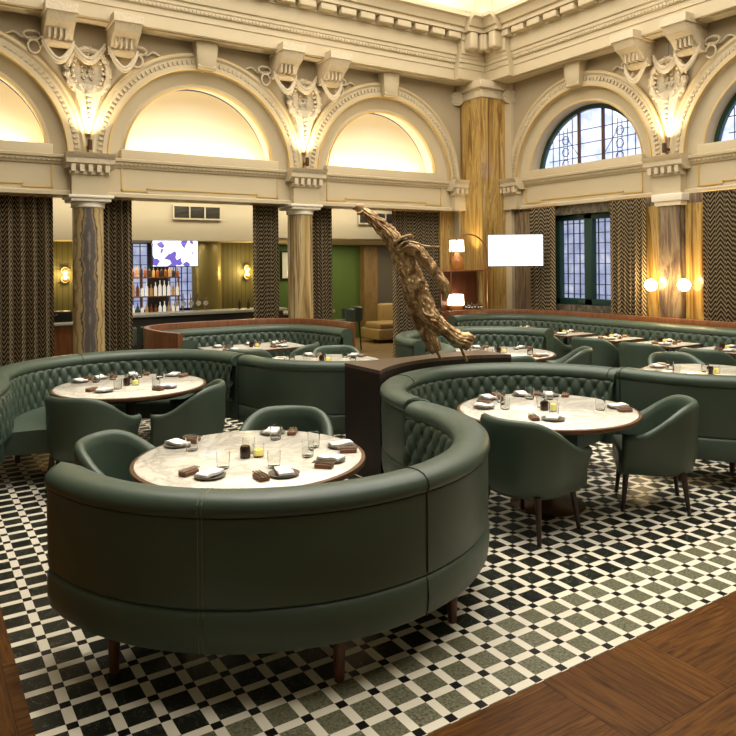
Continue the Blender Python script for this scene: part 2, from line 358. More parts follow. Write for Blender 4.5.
booth('green tufted booth behind the bronze statue', arc(*CF, RB, 181, 2), -1,
      legs=[onc(CF, 1.0, 170), onc(CF, 1.0, 120), onc(CF, .6, 90), onc(CF, .6, 30)], seams=(.02,))
def rc(pts, n=8): return [tuple(p)[:2] for p in spline([(*p, 0) for p in pts], n)]
booth('wood capped green booth in front of the bar arcade', rc([(2.70, 7.98), (2.60, 8.35), (2.58, 8.85), (2.72, 9.18), (3.10, 9.32), (3.75, 9.34), (4.30, 9.26), (4.66, 8.95), (4.80, 8.4), (4.82, 7.95)]), -1, cap=True, rim=.88,
      legs=[(2.72, 8.1), (3.2, 9.3), (4.78, 8.1)])
booth('long wood capped green wall bench under the windows', rc([(7.35, 8.85), (7.8, 8.88), (8.25, 8.72), (8.57, 8.35), (8.68, 7.8), (8.68, 7.0), (8.67, 6.0), (8.66, 5.0), (8.65, 4.0), (8.64, 3.2)]), -1, cap=True, rim=.88, capz=.95,
      legs=[(7.45, 8.8), (8.55, 7.0), (8.55, 5.0)])

# ------------------------------------------------------------------ tables
ZT = .68
def round_table(name, label, c, r):
    t = thing('round_table', label, 'table', (c[0], c[1], 0))
    bm = new(); lathe(bm, [(0, ZT-.022), (r-.022, ZT-.022), (r-.022, ZT-.003), (r-.026, ZT), (0, ZT)], 96); link('marble_top', bm, 'marble', t, ang=50)
    bm = new(); lathe(bm, [(r-.021, ZT-.030), (r-.004, ZT-.028), (r, ZT-.016), (r-.004, ZT-.004), (r-.021, ZT-.001)], 96)
    link('table_rim', bm, 'tableedge', t, ang=60)
    bm = new(); lathe(bm, [(.0, ZT-.06), (r-.1, ZT-.06), (r-.06, ZT-.03), (0, ZT-.03)], 64); link('under_frame', bm, 'darkleg', t)
    bm = new(); lathe(bm, [(0, .02), (.055, .02), (.05, .1), (.04, .3), (.045, ZT-.06), (0, ZT-.06)], 24); link('column', bm, 'darkleg', t)
    bm = new(); lathe(bm, [(0, 0), (.26, 0), (.265, .008), (.25, .02), (.1, .035), (.05, .06), (0, .06)], 48); link('foot_disc', bm, 'tableedge', t)
    return t
def square_table(label, c, sx, sy, group=None):
    t = thing('square_table', label, 'table', (c[0], c[1], 0), 0, group)
    bm = new(); box(bm, (0, 0, ZT-.012), (sx-.03, sy-.03, .024)); link('marble_top', bm, 'marble', t)
    bm = new()
    for s_ in (-1, 1):
        box(bm, (s_*(sx/2-.007), 0, ZT-.015), (.014, sy, .027)); box(bm, (0, s_*(sy/2-.007), ZT-.015), (sx, .014, .027))
    link('table_rim', bm, 'tableedge', t)
    bm = new(); lathe(bm, [(0, 0), (.22, 0), (.22, .01), (.05, .03), (.03, .08), (.03, ZT-.027), (0, ZT-.027)], 24); link('column', bm, 'darkleg', t)
    return t
TA, TB, TC, TD, TE, TF = (1.58, 3.645), (3.84, 3.58), (6.32, 3.84), (1.65, 6.43), (3.78, 6.72), (5.80, 6.12)
TR = .637
tbls = {
 'A': ('round marble table nearest the camera', TA, TR), 'B': ('round marble table at the right', TB, TR+.005), 'D': ('round marble table at the left', TD, TR+.02),
 'C': ('round marble table cut by the right edge', TC, TR), 'E': ('round marble table behind the left booths', TE, TR), 'F': ('round marble table beyond the statue', TF, TR)}
long_ = {'A': 'white marble round table in the booth nearest the camera', 'B': 'white marble round table in the right hand near booth', 'D': 'white marble round table before the long booth at the left',
 'C': 'white marble round table cut by the right edge of the picture', 'E': 'white marble round table half hidden behind the smooth green booth, left of plinth', 'F': 'white marble round table in the booth beyond the bronze statue'}
for k_, (d_, c_, r_) in tbls.items(): round_table('t', long_[k_], c_, r_)
TWC, TWS = (3.72, 8.45), (1.25, .75)
square_table('long marble table in the wood capped booth before the bar', TWC, *TWS)
BT = [(8.12, 8.08), (8.15, 7.22), (8.15, 6.38), (8.15, 5.55), (8.15, 4.72)]
names_b = ['farthest marble table on the wall bench, beside the corner pilaster', 'second farthest square marble table on the wall bench', 'square marble table at the middle of the wall bench', 'square marble table on the bench below the two lit globes', 'square marble bench table cut by the right edge']
for c_, l_ in zip(BT, names_b): square_table(l_, c_, .62, .60)

# ------------------------------------------------------------------ chairs
def make_chair():
    t = thing('tub_chair', 'x', 'chair')
    path = [(-.285, .23), (-.282, .12), (-.275, 0)]+[(.275*math.cos(a_), -.02+.26*math.sin(a_)) for a_ in [PI+PI*i/16 for i in range(1, 16)]]+[(.275, 0), (.282, .12), (.285, .23)]
    P_, st = resample(path, .02); N = frames(P_, -1)      # outward
    if N[len(N)//2].y > 0: N = [-n_ for n_ in N]
    bm = new(); rows = []; n = len(P_)
    for i in range(n):
        y = P_[i].y; q = min(1, max(0, (.15-y)/.40)); q = q*q*(3-2*q); zt = .56+.20*q
        fl = .035*(1-q); e = min(1, i*st/.04, (n-1-i)*st/.04); e = math.sqrt(max(.0, 1-(1-e)**2)); w = .25+.75*e
        pr = [(-.035, .27), (-.005, .30), (.018, .40), (.026+fl*.3, zt-.09), (.030+fl, zt-.04), (.022+fl, zt-.012), (.004+fl, zt-.001), (-.014+fl*.8, zt-.008), (-.028+fl*.4, zt-.03), (-.030, zt-.08), (-.030, .42), (-.045, .30)]
        m0 = (.0)
        rows.append([bm.verts.new((*(P_[i]+N[i]*(m0+(o-m0)*w)), z)) for o, z in pr])
    m = 12
    for a_, b_ in zip(rows, rows[1:]):
        for k in range(m): bm.faces.new((a_[k], a_[(k+1) % m], b_[(k+1) % m], b_[k]))
    bm.faces.new(rows[0]); bm.faces.new(rows[-1]); link('tub_back', bm, 'leather', t, ang=80)
    inner = [(-.24, .25), (-.24, 0)]+[(.24*math.cos(a_), -.02+.235*math.sin(a_)) for a_ in [PI+PI*i/14 for i in range(15)]]+[(.24, 0), (.24, .25)]
    bm = new(); prism(bm, inner, .345, .43); es = [e for e in bm.edges if abs(e.verts[0].co.z-e.verts[1].co.z) < 1e-6]
    bmesh.ops.bevel(bm, geom=es, offset=.025, segments=3, affect='EDGES', profile=.6); link('seat', bm, 'leather', t)
    bm = new(); prism(bm, [(x*1.02, y) for x, y in inner], .265, .35); link('seat_base', bm, 'leather', t)
    for sx in (-1, 1):
        for sy in (-1, 1):
            bm = new(); leg(bm, 0, 0, .28, .021, .013, sx*.03, sy*.03); link('leg', bm, 'darkleg', t, loc=(sx*.195, sy*.185+.01, 0))
    return t
ch0 = make_chair(); first = True
def chair(x, y, face, label, group=None, s=1.):
    """face: heading in degrees of the open front"""
    global first
    rz = math.radians(face-90)
    if first: o = ch0; o.location = (x, y, 0); o.rotation_euler = (0, 0, rz); o['label'] = label; first = False
    else: o = dup(ch0, (x, y, 0), rz, label)
    if group: o['group'] = group
    return o
CH = [
 (1.07, 4.14, -42, 'green tub chair left of the nearest marble table, open side to it'),
 (2.06, 4.20, -128, 'green tub chair behind the nearest marble table, only its rounded back top showing'),
 (1.18, 5.86, 38, 'left of two green tub chairs with backs to us at left round table'),
 (1.96, 5.80, 148, 'right of two green tub chairs with backs to us at left round table'),
 (3.40, 3.33, 8, 'green tub chair with its back to us at the right near table'),
 (4.47, 3.17, 133, 'green tub chair seen from the side, right of the right near table'),
 (6.72, 4.42, -115, 'rounded green chair back above the table cut by the right edge'),
 (4.18, 7.15, -120, 'green tub chair behind the half hidden table left of the plinth'),
 (3.38, 7.90, 60, 'left of two green tub chairs before the long bar side table'),
 (4.04, 7.92, 130, 'right of two green tub chairs before the long bar side table'),
 (5.42, 5.62, 60, 'green tub chair, just its top edge showing, in front of table beyond statue'),
 (6.33, 5.62, 130, 'green tub chair right of the table beyond the statue'),
 (7.60, 7.15, 10, 'farthest of the four green chairs facing the wall bench'),
 (7.58, 6.20, 8, 'green chair facing the middle table of the wall bench'),
 (7.58, 5.45, 8, 'green chair facing the bench table under the lit globes'),
 (7.62, 4.66, 8, 'green chair facing the wall bench at the right edge of the picture'),
]
for c_ in CH: chair(*c_)

# ------------------------------------------------------------------ things on tables
def plate(): bm = new(); lathe(bm, [(0, 0), (.045, 0), (.075, .008), (.080, .013), (.076, .014), (.045, .006), (0, .005)], 28); return bm
def napkin(bm):
    vs = []
    nx, ny = 8, 5
    for top in (0, 1):
        g = [[bm.verts.new((-.065+.13*i/nx, -.038+.076*j/ny, .006+.005*math.sin(i*.8+.6)*(1 if top else .5)+(.010 if top else 0)+(.005*math.sin(PI*i/nx) if top else 0))) for j in range(ny+1)] for i in range(nx+1)]
        vs.append(g)
        for i in range(nx):
            for j in range(ny): bm.faces.new((g[i][j], g[i+1][j], g[i+1][j+1], g[i][j+1]))
    a_, b_ = vs
    for i in range(nx):
        for j in (0, ny): bm.faces.new((a_[i][j], a_[i+1][j], b_[i+1][j], b_[i][j]))
    for j in range(ny):
        for i in (0, nx): bm.faces.new((a_[i][j], a_[i][j+1], b_[i][j+1], b_[i][j]))
def tumbler(): bm = new(); lathe(bm, [(0, 0), (.028, 0), (.033, .01), (.036, .085), (.034, .085), (.030, .012), (0, .010)], 20); return bm
def pouch_mesh(bm): box(bm, (0, 0, .012), (.055, .095, .022), bev=.006)
proto = {}
def proto_make():
    o = link('plate', plate(), 'china'); proto['plate'] = o
    bm = new(); napkin(bm); proto['napkin'] = link('napkin', bm, 'linen')
    proto['glass'] = link('tumbler', tumbler(), 'glass')
    t = thing('cutlery_pouch', 'x', 'cutlery'); bm = new(); pouch_mesh(bm); link('pouch', bm, 'choc', t)
    for k in range(3):
        bm = new(); tube(bm, [(-.016+.016*k, -.052, .027), (-.016+.016*k, .0, .028), (-.016+.016*k, .06, .027)], [.005, .0035, .004], 6); link('knife' if k < 2 else 'fork', bm, 'steel', t)
    proto['pouch'] = t
    bm = new(); lathe(bm, [(0, 0), (.026, 0), (.029, .006), (.029, .055), (.025, .062), (.025, .066), (0, .066)], 18); proto['pot'] = link('condiment_pot', bm, 'pot')
    t = thing('candle_glass', 'x', 'candle'); bm = new(); lathe(bm, [(0, 0), (.028, 0), (.031, .008), (.032, .07), (.030, .07), (.028, .010), (0, .008)], 18); link('glass_holder', bm, 'glass', t)
    bm = new(); lathe(bm, [(0, .009), (.025, .009), (.025, .040), (.004, .042), (.003, .05), (0, .05)], 16); link('candle', bm, 'candle', t)
    proto['votive'] = t
proto_make(); used = set()
def put(kind, x, y, z, rz, label, cat, group):
    o = proto[kind]
    if kind in used: o = dup(o, (x, y, z), rz, label, group); o['category'] = cat
    else: used.add(kind); o.location = (x, y, z); o.rotation_euler = (0, 0, rz); tag(o, label, cat, group)
    return o
def side_words(dx, dy, r):
    a_ = Vector((dx, dy)); rt, fw = a_.dot(Vector((cs, -sn)))/r, a_.dot(Vector((sn, cs)))/r
    w = ('back' if fw > .35 else 'front' if fw < -.35 else 'middle'); h = ('left' if rt < -.3 else 'right' if rt > .3 else 'centre')
    return {'middle centre': 'centre'}.get(w+' '+h, w+' '+h)
SETC = {}
def setting(tname, c, pos, rz, r, pouch=True, glass=True, tw=.62, short=''):
    x, y = pos; w = side_words(x-c[0], y-c[1], r); key = (tname, w); SETC[key] = SETC.get(key, 0)+1
    if SETC[key] > 1: w += ' inner' if SETC[key] == 2 else ' corner'
    d = Vector((math.cos(rz), math.sin(rz)))   # inward
    T = Vector((-d.y, d.x))
    put('plate', x, y, ZT, rz, 'dark stoneware plate, %s of %s' % (w, tname), 'plate', 'side plates on the tables')
    put('napkin', x, y, ZT+.009, rz+random.uniform(-.3, .3), 'white napkin on plate, %s of %s' % (w, tname), 'napkin', 'napkins on the plates')
    if pouch: q = Vector((x, y))+T*.125+d*.0; put('pouch', q.x, q.y, ZT, rz-PI/2+random.uniform(-.3, .3), 'tan cutlery pouch, %s of %s' % (w, tname), 'cutlery', 'cutlery pouches on the tables')
    if glass: q = Vector((x, y))+d*.15+T*random.uniform(-.06, .06); put('glass', q.x, q.y, ZT, 0, 'tumbler, %s of %s' % (w, tname), 'glass', 'water glasses on the tables')
def centre(tname, c, dx=0., dy=0.):
    x, y = c[0]+dx, c[1]+dy
    put('pot', x-.035, y-.01, ZT, 0, 'dark condiment pot, middle of %s' % tname, 'pot', 'condiment pots')
    put('votive', x+.035, y-.03, ZT, 0, 'yellow candle in glass, middle of %s' % tname, 'candle', 'table candles')
    put('glass', x+.02, y+.07, ZT, 0, 'tumbler behind the candle on %s' % tname, 'glass', 'water glasses on the tables')
def on_table(px, py):      # table-top spot seen at a pixel
    r = FW+RT*((px-368)/F_PX)+UP*((SY-py)/F_PX); q = Vector((0, 0, H))+r*((ZT-H)/r.z); return q.x, q.y
SP = {'A': [(210, 477), (284, 475), (331, 461), (349, 446), (172, 445), (277, 429)],
      'B': [(618, 408), (553, 420), (484, 408), (519, 394), (549, 395), (487, 399)],
      'D': [(104, 392), (168, 388), (178, 375), (97, 378), (134, 373), (76, 382)]}
for k_, l in SP.items():
    d_, c_, r_ = tbls[k_]
    for px, py in l:
        x, y = on_table(px, py); v_ = Vector((x-c_[0], y-c_[1]))
        if v_.length > r_-.11: v_ = v_.normalized()*(r_-.11)
        setting(d_, c_, (c_[0]+v_.x, c_[1]+v_.y), math.atan2(-v_.y, -v_.x), r_)
    centre(d_, c_)
for k_ in 'CEF':
    d_, c_, r_ = tbls[k_]
    for a_ in ((20, 80, 140, 215, 290) if k_ != 'C' else (100, 160, 215, 290)):
        v_ = Vector((math.cos(math.radians(a_)), math.sin(math.radians(a_))))*(r_-.12)
        setting(d_, c_, (c_[0]+v_.x, c_[1]+v_.y), math.radians(a_+180), r_)
    centre(d_, c_)
wn = 'the long bar side table'
for dx, dy, rz in ((-.4, .2, -90), (.05, .24, -90), (.4, .2, -90), (-.35, -.22, 90), (.3, -.22, 90)):
    setting(wn, TWC, (TWC[0]+dx, TWC[1]+dy), math.radians(rz), .5)
centre(wn, TWC)
bn = ['farthest bench table', 'second farthest bench table', 'middle bench table', 'bench table below the globes', 'bench table at right edge']
for c_, l_ in zip(BT, bn):
    for dx, rz in ((-.19, 0), (.19, 180)):
        setting('the '+l_, c_, (c_[0]+dx, c_[1]-.1*(1 if dx < 0 else -1)), math.radians(rz), .3)
    centre('the '+l_, c_, 0, .08)

# ------------------------------------------------------------------ plinth and statue
t = thing('statue_plinth', 'dark wooden plinth carrying the bronze statue between the booths', 'plinth')
rO = RB+.13
def fr(x): return CB[1]+math.sqrt(max(0, rO**2-(x-CB[0])**2))
xs = [3.09+1.5*i/24 for i in range(25)]
bk = [(x, min(5.14, CE[1]-math.sqrt(max(0, (RB+.13)**2-(x-CE[0])**2)))) for x in xs]
poly = [(x, fr(x)) for x in xs]+bk[::-1]
bm = new(); prism(bm, poly, 0, .87); link('body', bm, 'plinth', t, smooth=False)
bm = new(); prism(bm, poly, .87, .90); link('top_board', bm, 'plinthtop', t, smooth=False)
DS = 6.1
def skin(name, nodes, edges, parent, mat='bronze', sub=2, rootv=0, disp=None):
    me = bpy.data.meshes.new(name); me.from_pydata([n_[0] for n_ in nodes], edges, []); o = bpy.data.objects.new(name, me); C.objects.link(o); o.parent = parent
    me.materials.append(MT[mat])
    md = o.modifiers.new('skin', 'SKIN'); md.use_smooth_shade = True
    for i, (p, r) in enumerate(nodes):
        sv = me.skin_vertices[0].data[i]; sv.radius = r if isinstance(r, tuple) else (r, r); sv.use_root = (i == rootv)
    s_ = o.modifiers.new('sub', 'SUBSURF'); s_.levels = s_.render_levels = sub
    if disp:
        for q, (sz, st_, ty) in enumerate(disp):
            tx = bpy.data.textures.new(name+str(q), ty); tx.noise_scale = sz
            d = o.modifiers.new('d%d' % q, 'DISPLACE'); d.texture = tx; d.strength = st_; d.mid_level = .5
    return o
def S(x, y, dd=0.): return tuple(at(x, y, DS+dd))
u_ = DS/F_PX*.93
st_t = thing('bronze_statue', 'headless bronze robed figure leaning left with one arm raised, on the plinth', 'statue', (0, 0, 0))
def cloth(name, pts, folds=5, amp=.22, n=84, m=22, seed=0., flat=.85, hem=True):
    """a tube of cloth whose pleats run along it"""
    C3 = spline([p for p, r in pts], m); Rr = spline([(r, 0, 0) for p, r in pts], m); bm = new(); rows = []; L = 0; tw = 0
    for i, c in enumerate(C3):
        t_ = (C3[min(i+1, len(C3)-1)]-C3[max(i-1, 0)]).normalized(); a_ = (FW-t_*FW.dot(t_)).normalized(); b_ = t_.cross(a_)
        if i: L += (c-C3[i-1]).length
        row = []
        for k in range(n):
            th = 2*PI*k/n; d = Vector((math.cos(th), math.sin(th), 0))
            q = noise.noise(Vector((d.x*1.3+seed, d.y*1.3, L*3.2)))*1.6+noise.noise(Vector((d.x*2.6+seed, d.y*2.6, L*9)))*.5
            w = math.sin(th*folds+q*4+L*5); w = 1-2*abs(w)**.6
            w2 = noise.noise(Vector((d.x*2.5+seed, d.y*2.5, L*11)))
            w3 = 1-2.2*abs(noise.noise(Vector((d.x*3+seed+L*4, d.y*3, L*17+d.x*1.5)))); r = Rr[i].x*(1+amp*w*.5+amp*.5*w2+amp*.9*q*.5+amp*.45*(w3-.5))
            row.append(bm.verts.new(c+a_*(d.x*r*flat)+b_*(d.y*r)))
        rows.append(row)
    for p_, q_ in zip(rows, rows[1:]):
        for k in range(n): bm.faces.new((p_[k], p_[(k+1) % n], q_[(k+1) % n], q_[k]))
    bm.faces.new(rows[0]); bm.faces.new(rows[-1]); return link(name, bm, 'bronze', st_t, ang=180)
def px(l, dd=0.): return [(S(x, y, dd+(z if z else 0)), r*u_) for x, y, r, z in l]
cloth('robe', px([(399, 243, 7, 0), (401, 250, 11, 0), (405, 262, 12, 0), (409, 274, 11.5, 0), (414, 286, 12.5, 0), (418, 299, 12.5, 0), (422, 308, 10, 0)]), 3, .20, seed=1.)
cloth('trouser_leg', px([(411, 284, 9, 0), (414, 302, 9.5, .03), (420, 320, 8.5, .06), (428, 336, 8, .07), (434, 346, 7.5, .07), (437, 352, 5.5, .06)]), 3, .24, seed=5.)
cloth('trouser_leg', px([(418, 288, 10, 0), (424, 304, 10.5, -.02), (433, 319, 9.5, -.05), (445, 330, 7.5, -.08), (457, 338, 7.5, -.08), (466, 341, 8.5, -.08), (471, 344, 8, -.08)]), 3, .26, seed=9.)
cloth('raised_sleeve', px([(402, 253, 8, 0), (396, 244, 10, .02), (389, 234, 9.2, .03), (382, 227, 8, .04), (374, 220, 6.2, .06), (367, 214, 5.2, .07), (363, 210.5, 4.4, .08)]), 3, .22, seed=13.)
cloth('lowered_sleeve', px([(405, 247, 6.5, -.04), (414, 249, 7.5, -.09), (423, 257, 6.6, -.12), (431, 267, 5.6, -.13), (438, 276, 5.2, -.13), (444, 284, 5.8, -.13), (446, 292, 4.6, -.13), (444, 301, 2, -.12)]), 3, .22, seed=17.)
hand = [(S(364, 211.5, .08), .034), (S(360, 208.5, .08), (.048, .034)), (S(356.5, 207, .08), .019), (S(354.5, 210, .08), .015), (S(359, 203.6, .08), .018), (S(363, 204.5, .08), .016), (S(352.6, 209.5, .09), .012), (S(360, 213.5, .05), .015), (S(356.5, 213.6, .05), .013)]
skin('raised_hand', hand, [(0, 1), (1, 2), (1, 3), (1, 4), (1, 5), (2, 6), (0, 7), (7, 8)], st_t, rootv=1)
arm = [(S(408, 246, -.05), (8*u_, 8*u_)), (S(417, 250, -.10), (8.5*u_, 7*u_)), (S(426, 261, -.12), (7.5*u_, 6.5*u_)), (S(435, 272, -.13), (7*u_, 6*u_)), (S(442, 281, -.13), (6.6*u_, 6*u_)), (S(445, 290, -.13), (6*u_, 5*u_)), (S(444, 297, -.12), (3*u_, 3*u_))]
skin('lowered_sleeve', arm, [(i, i+1) for i in range(6)], st_t, disp=[(.07, .05, 'CLOUDS'), (.03, .02, 'CLOUDS')])
bm = new()   # collar ring around the empty neck
ctr = Vector(S(403.5, 241, -.07)); ring = []
for i in range(21):
    a_ = 2*PI*i/20; ring.append(ctr+RT*(.075*math.cos(a_))+UP*(.032*math.sin(a_)+.035*math.cos(a_))-FW*(.05*math.sin(a_)))
tube(bm, ring, .013, 8); link('collar', bm, 'bronze', st_t)
bm = new(); sph(bm, S(403, 241, -.055), .055, (1.1, .7, .6)); link('neck_shade', bm, 'dark', st_t)  # black ball stands for the shade inside the empty neck
bm = new(); tube(bm, spline([S(398, 247, -.12), S(405, 242, -.15), S(415, 242.5, -.16), S(425, 246, -.15), S(440, 247, -.12)], 6), .009, 8); link('scarf', bm, 'bronze', st_t)
bm = new(); tube(bm, spline([S(400, 251, -.12), S(406, 247, -.15), S(413, 246, -.17), S(421, 252, -.17)], 6), .012, 8); link('scarf', bm, 'bronze', st_t)
for (x, y), (x1, y1), dd in (((436, 350), (441, 361), .06), ((460, 346), (467, 362), -.08)):
    p1 = at(x1, y1, DS+dd); p1.z = .90; bm = new(); tube(bm, [S(x, y, dd), tuple(p1)], [.014, .011], 8); link('foot_peg', bm, 'bronze', st_t)

# ------------------------------------------------------------------ floors, walls
X0, X1, Y0, Y1 = -5., 9.0, -4., 9.8
bm = new(); bx(bm, .385, 9.4, 2.085, 16.2, -.1, 0); struct('floor', bm, 'mosaic', smooth=False)
bm = new(); bx(bm, X0-1, .385, Y0-1, 16.2, -.1, 0); bx(bm, .385, 12.5, Y0-1, 2.085, -.1, 0); struct('floor', bm, 'parquet', smooth=False)
bm = new(); bx(bm, 5.2, 12.5, 9.9, 16.2, -.05, .006); struct('floor', bm, 'tanwood', smooth=False)
def BWm(u, d, z): return (u, 9.8-d, z)
def RWm(u, d, z): return (9.0-d, u, z)
def mbox(bm, mp, u0, u1, d0, d1, z0, z1, bev=0.):
    a_, b_ = mp(u0, d0, z0), mp(u1, d1, z1)
    bx(bm, min(a_[0], b_[0]), max(a_[0], b_[0]), min(a_[1], b_[1]), max(a_[1], b_[1]), z0, z1, bev)
ZS = 3.17
def bay(bm, mp, cu, hw, z0, z1, r, d, thick):
    n = 48; arcv, outv = [], []
    for i in range(n+1):
        a_ = PI*i/n; c_, s_ = math.cos(a_), math.sin(a_)
        k = min(hw/abs(c_) if abs(c_) > 1e-6 else 1e9, (z1-z0)/s_ if s_ > 1e-6 else 1e9)
        arcv.append((cu+r*c_, z0+r*s_)); outv.append((cu+k*c_, z0+k*s_))
    V_ = [[bm.verts.new(mp(u, dd, z)) for u, z in l] for l in (arcv, outv) for dd in (d,)]
    for i in range(n): bm.faces.new((V_[0][i], V_[0][i+1], V_[1][i+1], V_[1][i]))
    for s_, i0 in ((1, None), (-1, None)):   # corner
        ca = math.atan2(z1-z0, hw*s_); i = int(ca/PI*n)
        bm.faces.new((V_[1][i], bm.verts.new(mp(cu+s_*hw, d, z1)), V_[1][i+1]))
def arch(bm, mp, cu, prof, n=64, a0=0., a1=PI, closed=False):
    rows = [[bm.verts.new(mp(cu+r*math.cos(a0+(a1-a0)*i/n), d, ZS+r*math.sin(a0+(a1-a0)*i/n))) for r, d in prof] for i in range(n+1)]
    m = len(prof)
    for a_, b_ in zip(rows, rows[1:]):
        for k in range(m if closed else m-1): bm.faces.new((a_[k], a_[(k+1) % m], b_[(k+1) % m], b_[k]))
def hprof(bm, mp, u0, u1, prof):
    a_ = [bm.verts.new(mp(u0, d, z)) for d, z in prof]; b_ = [bm.verts.new(mp(u1, d, z)) for d, z in prof]
    for k in range(len(prof)-1): bm.faces.new((a_[k], a_[k+1], b_[k+1], b_[k]))
    bm.faces.new(a_); bm.faces.new(b_)
bcs = [-2.765, .405, 3.575, 6.745]; rcs = [7.65, 4.47]; HW = 1.585
AP = [(1.56, 0), (1.56, .045), (1.53, .06), (1.50, .035), (1.42, .035), (1.41, .05), (1.35, .05), (1.34, .04), (1.335, -.03), (1.16, -.09), (1.13, -.08), (1.11, -.09), (1.10, -.13)]
for mp, cs_, side, Rw in ((BWm, bcs, 'back', 1.075), (RWm, rcs, 'right', 1.0)):
    bm = new()
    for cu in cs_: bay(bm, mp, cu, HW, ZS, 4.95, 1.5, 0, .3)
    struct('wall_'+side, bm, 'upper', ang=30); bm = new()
    if side == 'back': mbox(bm, mp, -6, bcs[0]-HW, -.5, 0, 2.66, 6.3); u0, u1 = -6, 8.45
    else: mbox(bm, mp, -5, rcs[1]-HW, -.3, 0, 0, 6.3); u0, u1 = -5, 9.2
    mbox(bm, mp, u0, 9.75 if side == 'back' else 9.8, -.5, 0, 4.95, 6.3)
    mbox(bm, mp, u0, 9.6 if side == 'back' else 9.8, -.5, 0, 2.66, ZS-.02)
    struct('wall_'+side, bm, 'plaster', ang=30)
    for cu in cs_:
        bm = new(); pr = AP if side == 'back' else AP[:9]+[(1.15, -.07), (1.13, -.06), (1.11, -.07), (1.09, -.32)]
        arch(bm, mp, cu, pr)
        for i in range(66):   # bead teeth along the arch
            a_ = PI*(i+.5)/66; 
            if abs(a_-PI/2) < .10: continue
            u, z = cu+1.445*math.cos(a_), ZS+1.445*math.sin(a_); p = mp(u, .045, z)
            rot = Matrix.Rotation(-a_ if side == 'back' else a_, 4, 'Y' if side == 'back' else 'X')
            sz = (.055, .03, .028) if side == 'back' else (.03, .055, .028)
            box(bm, p, sz, rot=rot)
        struct('trim_1', bm, 'plaster', ang=35)
        bm = new()
        for r, d in ((1.565, .03), (1.34, .055), (1.105 if side == 'back' else 1.12, -.06)):
            arch(bm, mp, cu, [(r-.008, d-.01), (r-.008, d+.012), (r+.008, d+.012), (r+.008, d-.01)], closed=True)
        # gold lined panel on the entablature
        w_ = 1.16
        for a_, b_, z0, z1 in ((-w_, -w_+.016, 2.74, 3.06), (w_-.016, w_, 2.74, 3.06), (-w_, -w_+.34, 2.74, 2.756), (w_-.34, w_, 2.74, 2.756), (-w_+.34, -w_+.356, 2.74, 2.79), (w_-.356, w_-.34, 2.74, 2.79), (-w_+.34, w_-.34, 2.775, 2.79)):
            mbox(bm, mp, cu+a_, cu+b_, 0, .012, z0, z1)
        struct('trim_2', bm, 'gold', ang=35)
        # keystone
        t = thing('keystone', 'cream plaster keystone at the top of the %s' % {('back', -2.765): 'arch off the left edge', ('back', .405): 'leftmost arch', ('back', 3.575): 'whole arch left of the statue', ('back', 6.745): 'arch above the statue', ('right', 7.65): 'window arch beside the corner', ('right', 4.47): 'window arch at the right edge'}[(side, cu)], 'keystone')
        bm = new(); v0 = []
        for z, hw, d in ((ZS+1.34, .115, .12), (ZS+1.38, .125, .15), (ZS+1.55, .15, .17), (4.92, .165, .17)):
            v0.append([bm.verts.new(mp(cu+s_*hw, dd, z)) for s_, dd in ((-1, 0), (-1, d), (-.6, d+.02), (.6, d+.02), (1, d), (1, 0))])
        for a_, b_ in zip(v0, v0[1:]):
            for k in range(5): bm.faces.new((a_[k], a_[k+1], b_[k+1], b_[k]))
        bm.faces.new(v0[0]); link('block', bm, 'plaster', t)
        bm = new(); p = mp(cu, .15, ZS+1.37); tube(bm, [mp(cu-.13, .13, ZS+1.37), mp(cu+.13, .13, ZS+1.37)], .035, 10); link('scroll', bm, 'plaster', t)
        # parapet under the lunette
        bm = new(); mbox(bm, mp, cu-1.16, cu+1.16, -.22 if side == 'back' else -.12, .03, ZS-.03, ZS+.13, .006); struct('trim_3', bm, 'plaster')
        if side == 'back':
            bm = new(); n = 48; rows = []
            for j in range(9):
                r = 1.16*j/8
                rows.append([bm.verts.new(mp(cu+r*math.cos(PI*i/n), -.42-.06*math.cos(r/1.16*PI/2), ZS-.02+r*math.sin(PI*i/n))) for i in range(n+1)])
            for a_, b_ in zip(rows, rows[1:]):
                for k in range(n): bm.faces.new((a_[k], a_[k+1], b_[k+1], b_[k]))
            arch(bm, mp, cu, [(1.10, -.13), (1.16, -.42)]); struct('wall_niche', bm, 'white', ang=60)
    # entablature ledge
    bm = new(); e0, e1 = (-6, 8.36) if side == 'back' else (2.8, 9.2)
    hprof(bm, mp, e0, e1, [(0, 3.05), (.02, 3.05), (.03, 3.08), (.05, 3.10), (.05, 3.12), (.075, 3.13), (.08, ZS-.01), (.06, ZS), (0, ZS)])
    hprof(bm, mp, e0, e1, [(0, 2.655), (.05, 2.655), (.05, 2.70), (.03, 2.715), (0, 2.72)])
    u = e0
    while u < e1-.05: mbox(bm, mp, u, u+.03, .03, .055, 3.085, 3.105); u += .06
    struct('trim_4', bm, 'plaster', ang=30)
    # great beam and cornice
    bm = new(); B0, B1 = (-6, 8.67) if side == 'back' else (-5, 9.47)
    prof = [(0, 4.90), (.32, 4.90), (.33, 4.905), (.33, 5.08), (.345, 5.085), (.345, 5.17), (.37, 5.18), (.37, 5.235), (.385, 5.25), (.385, 5.30), (.41, 5.31), (.42, 5.36), (.42, 5.52), (.44, 5.53), (.44, 5.64), (.60, 5.65), (.60, 5.72), (.64, 5.73), (.66, 5.78), (.70, 5.84), (.76, 5.86), (.76, 5.92), (0, 5.92)]
    hprof(bm, mp, B0, 9.0 if side == 'back' else 9.8, prof)
    u = B0
    L_ = 8.55 if side == 'back' else 9.35
    while u < L_: mbox(bm, mp, u, u+.035, .36, .385, 5.19, 5.225); u += .055
    u = B0
    while u < L_-.35: mbox(bm, mp, u, u+.27, .42, .575, 5.54, 5.645, .015); u += .35
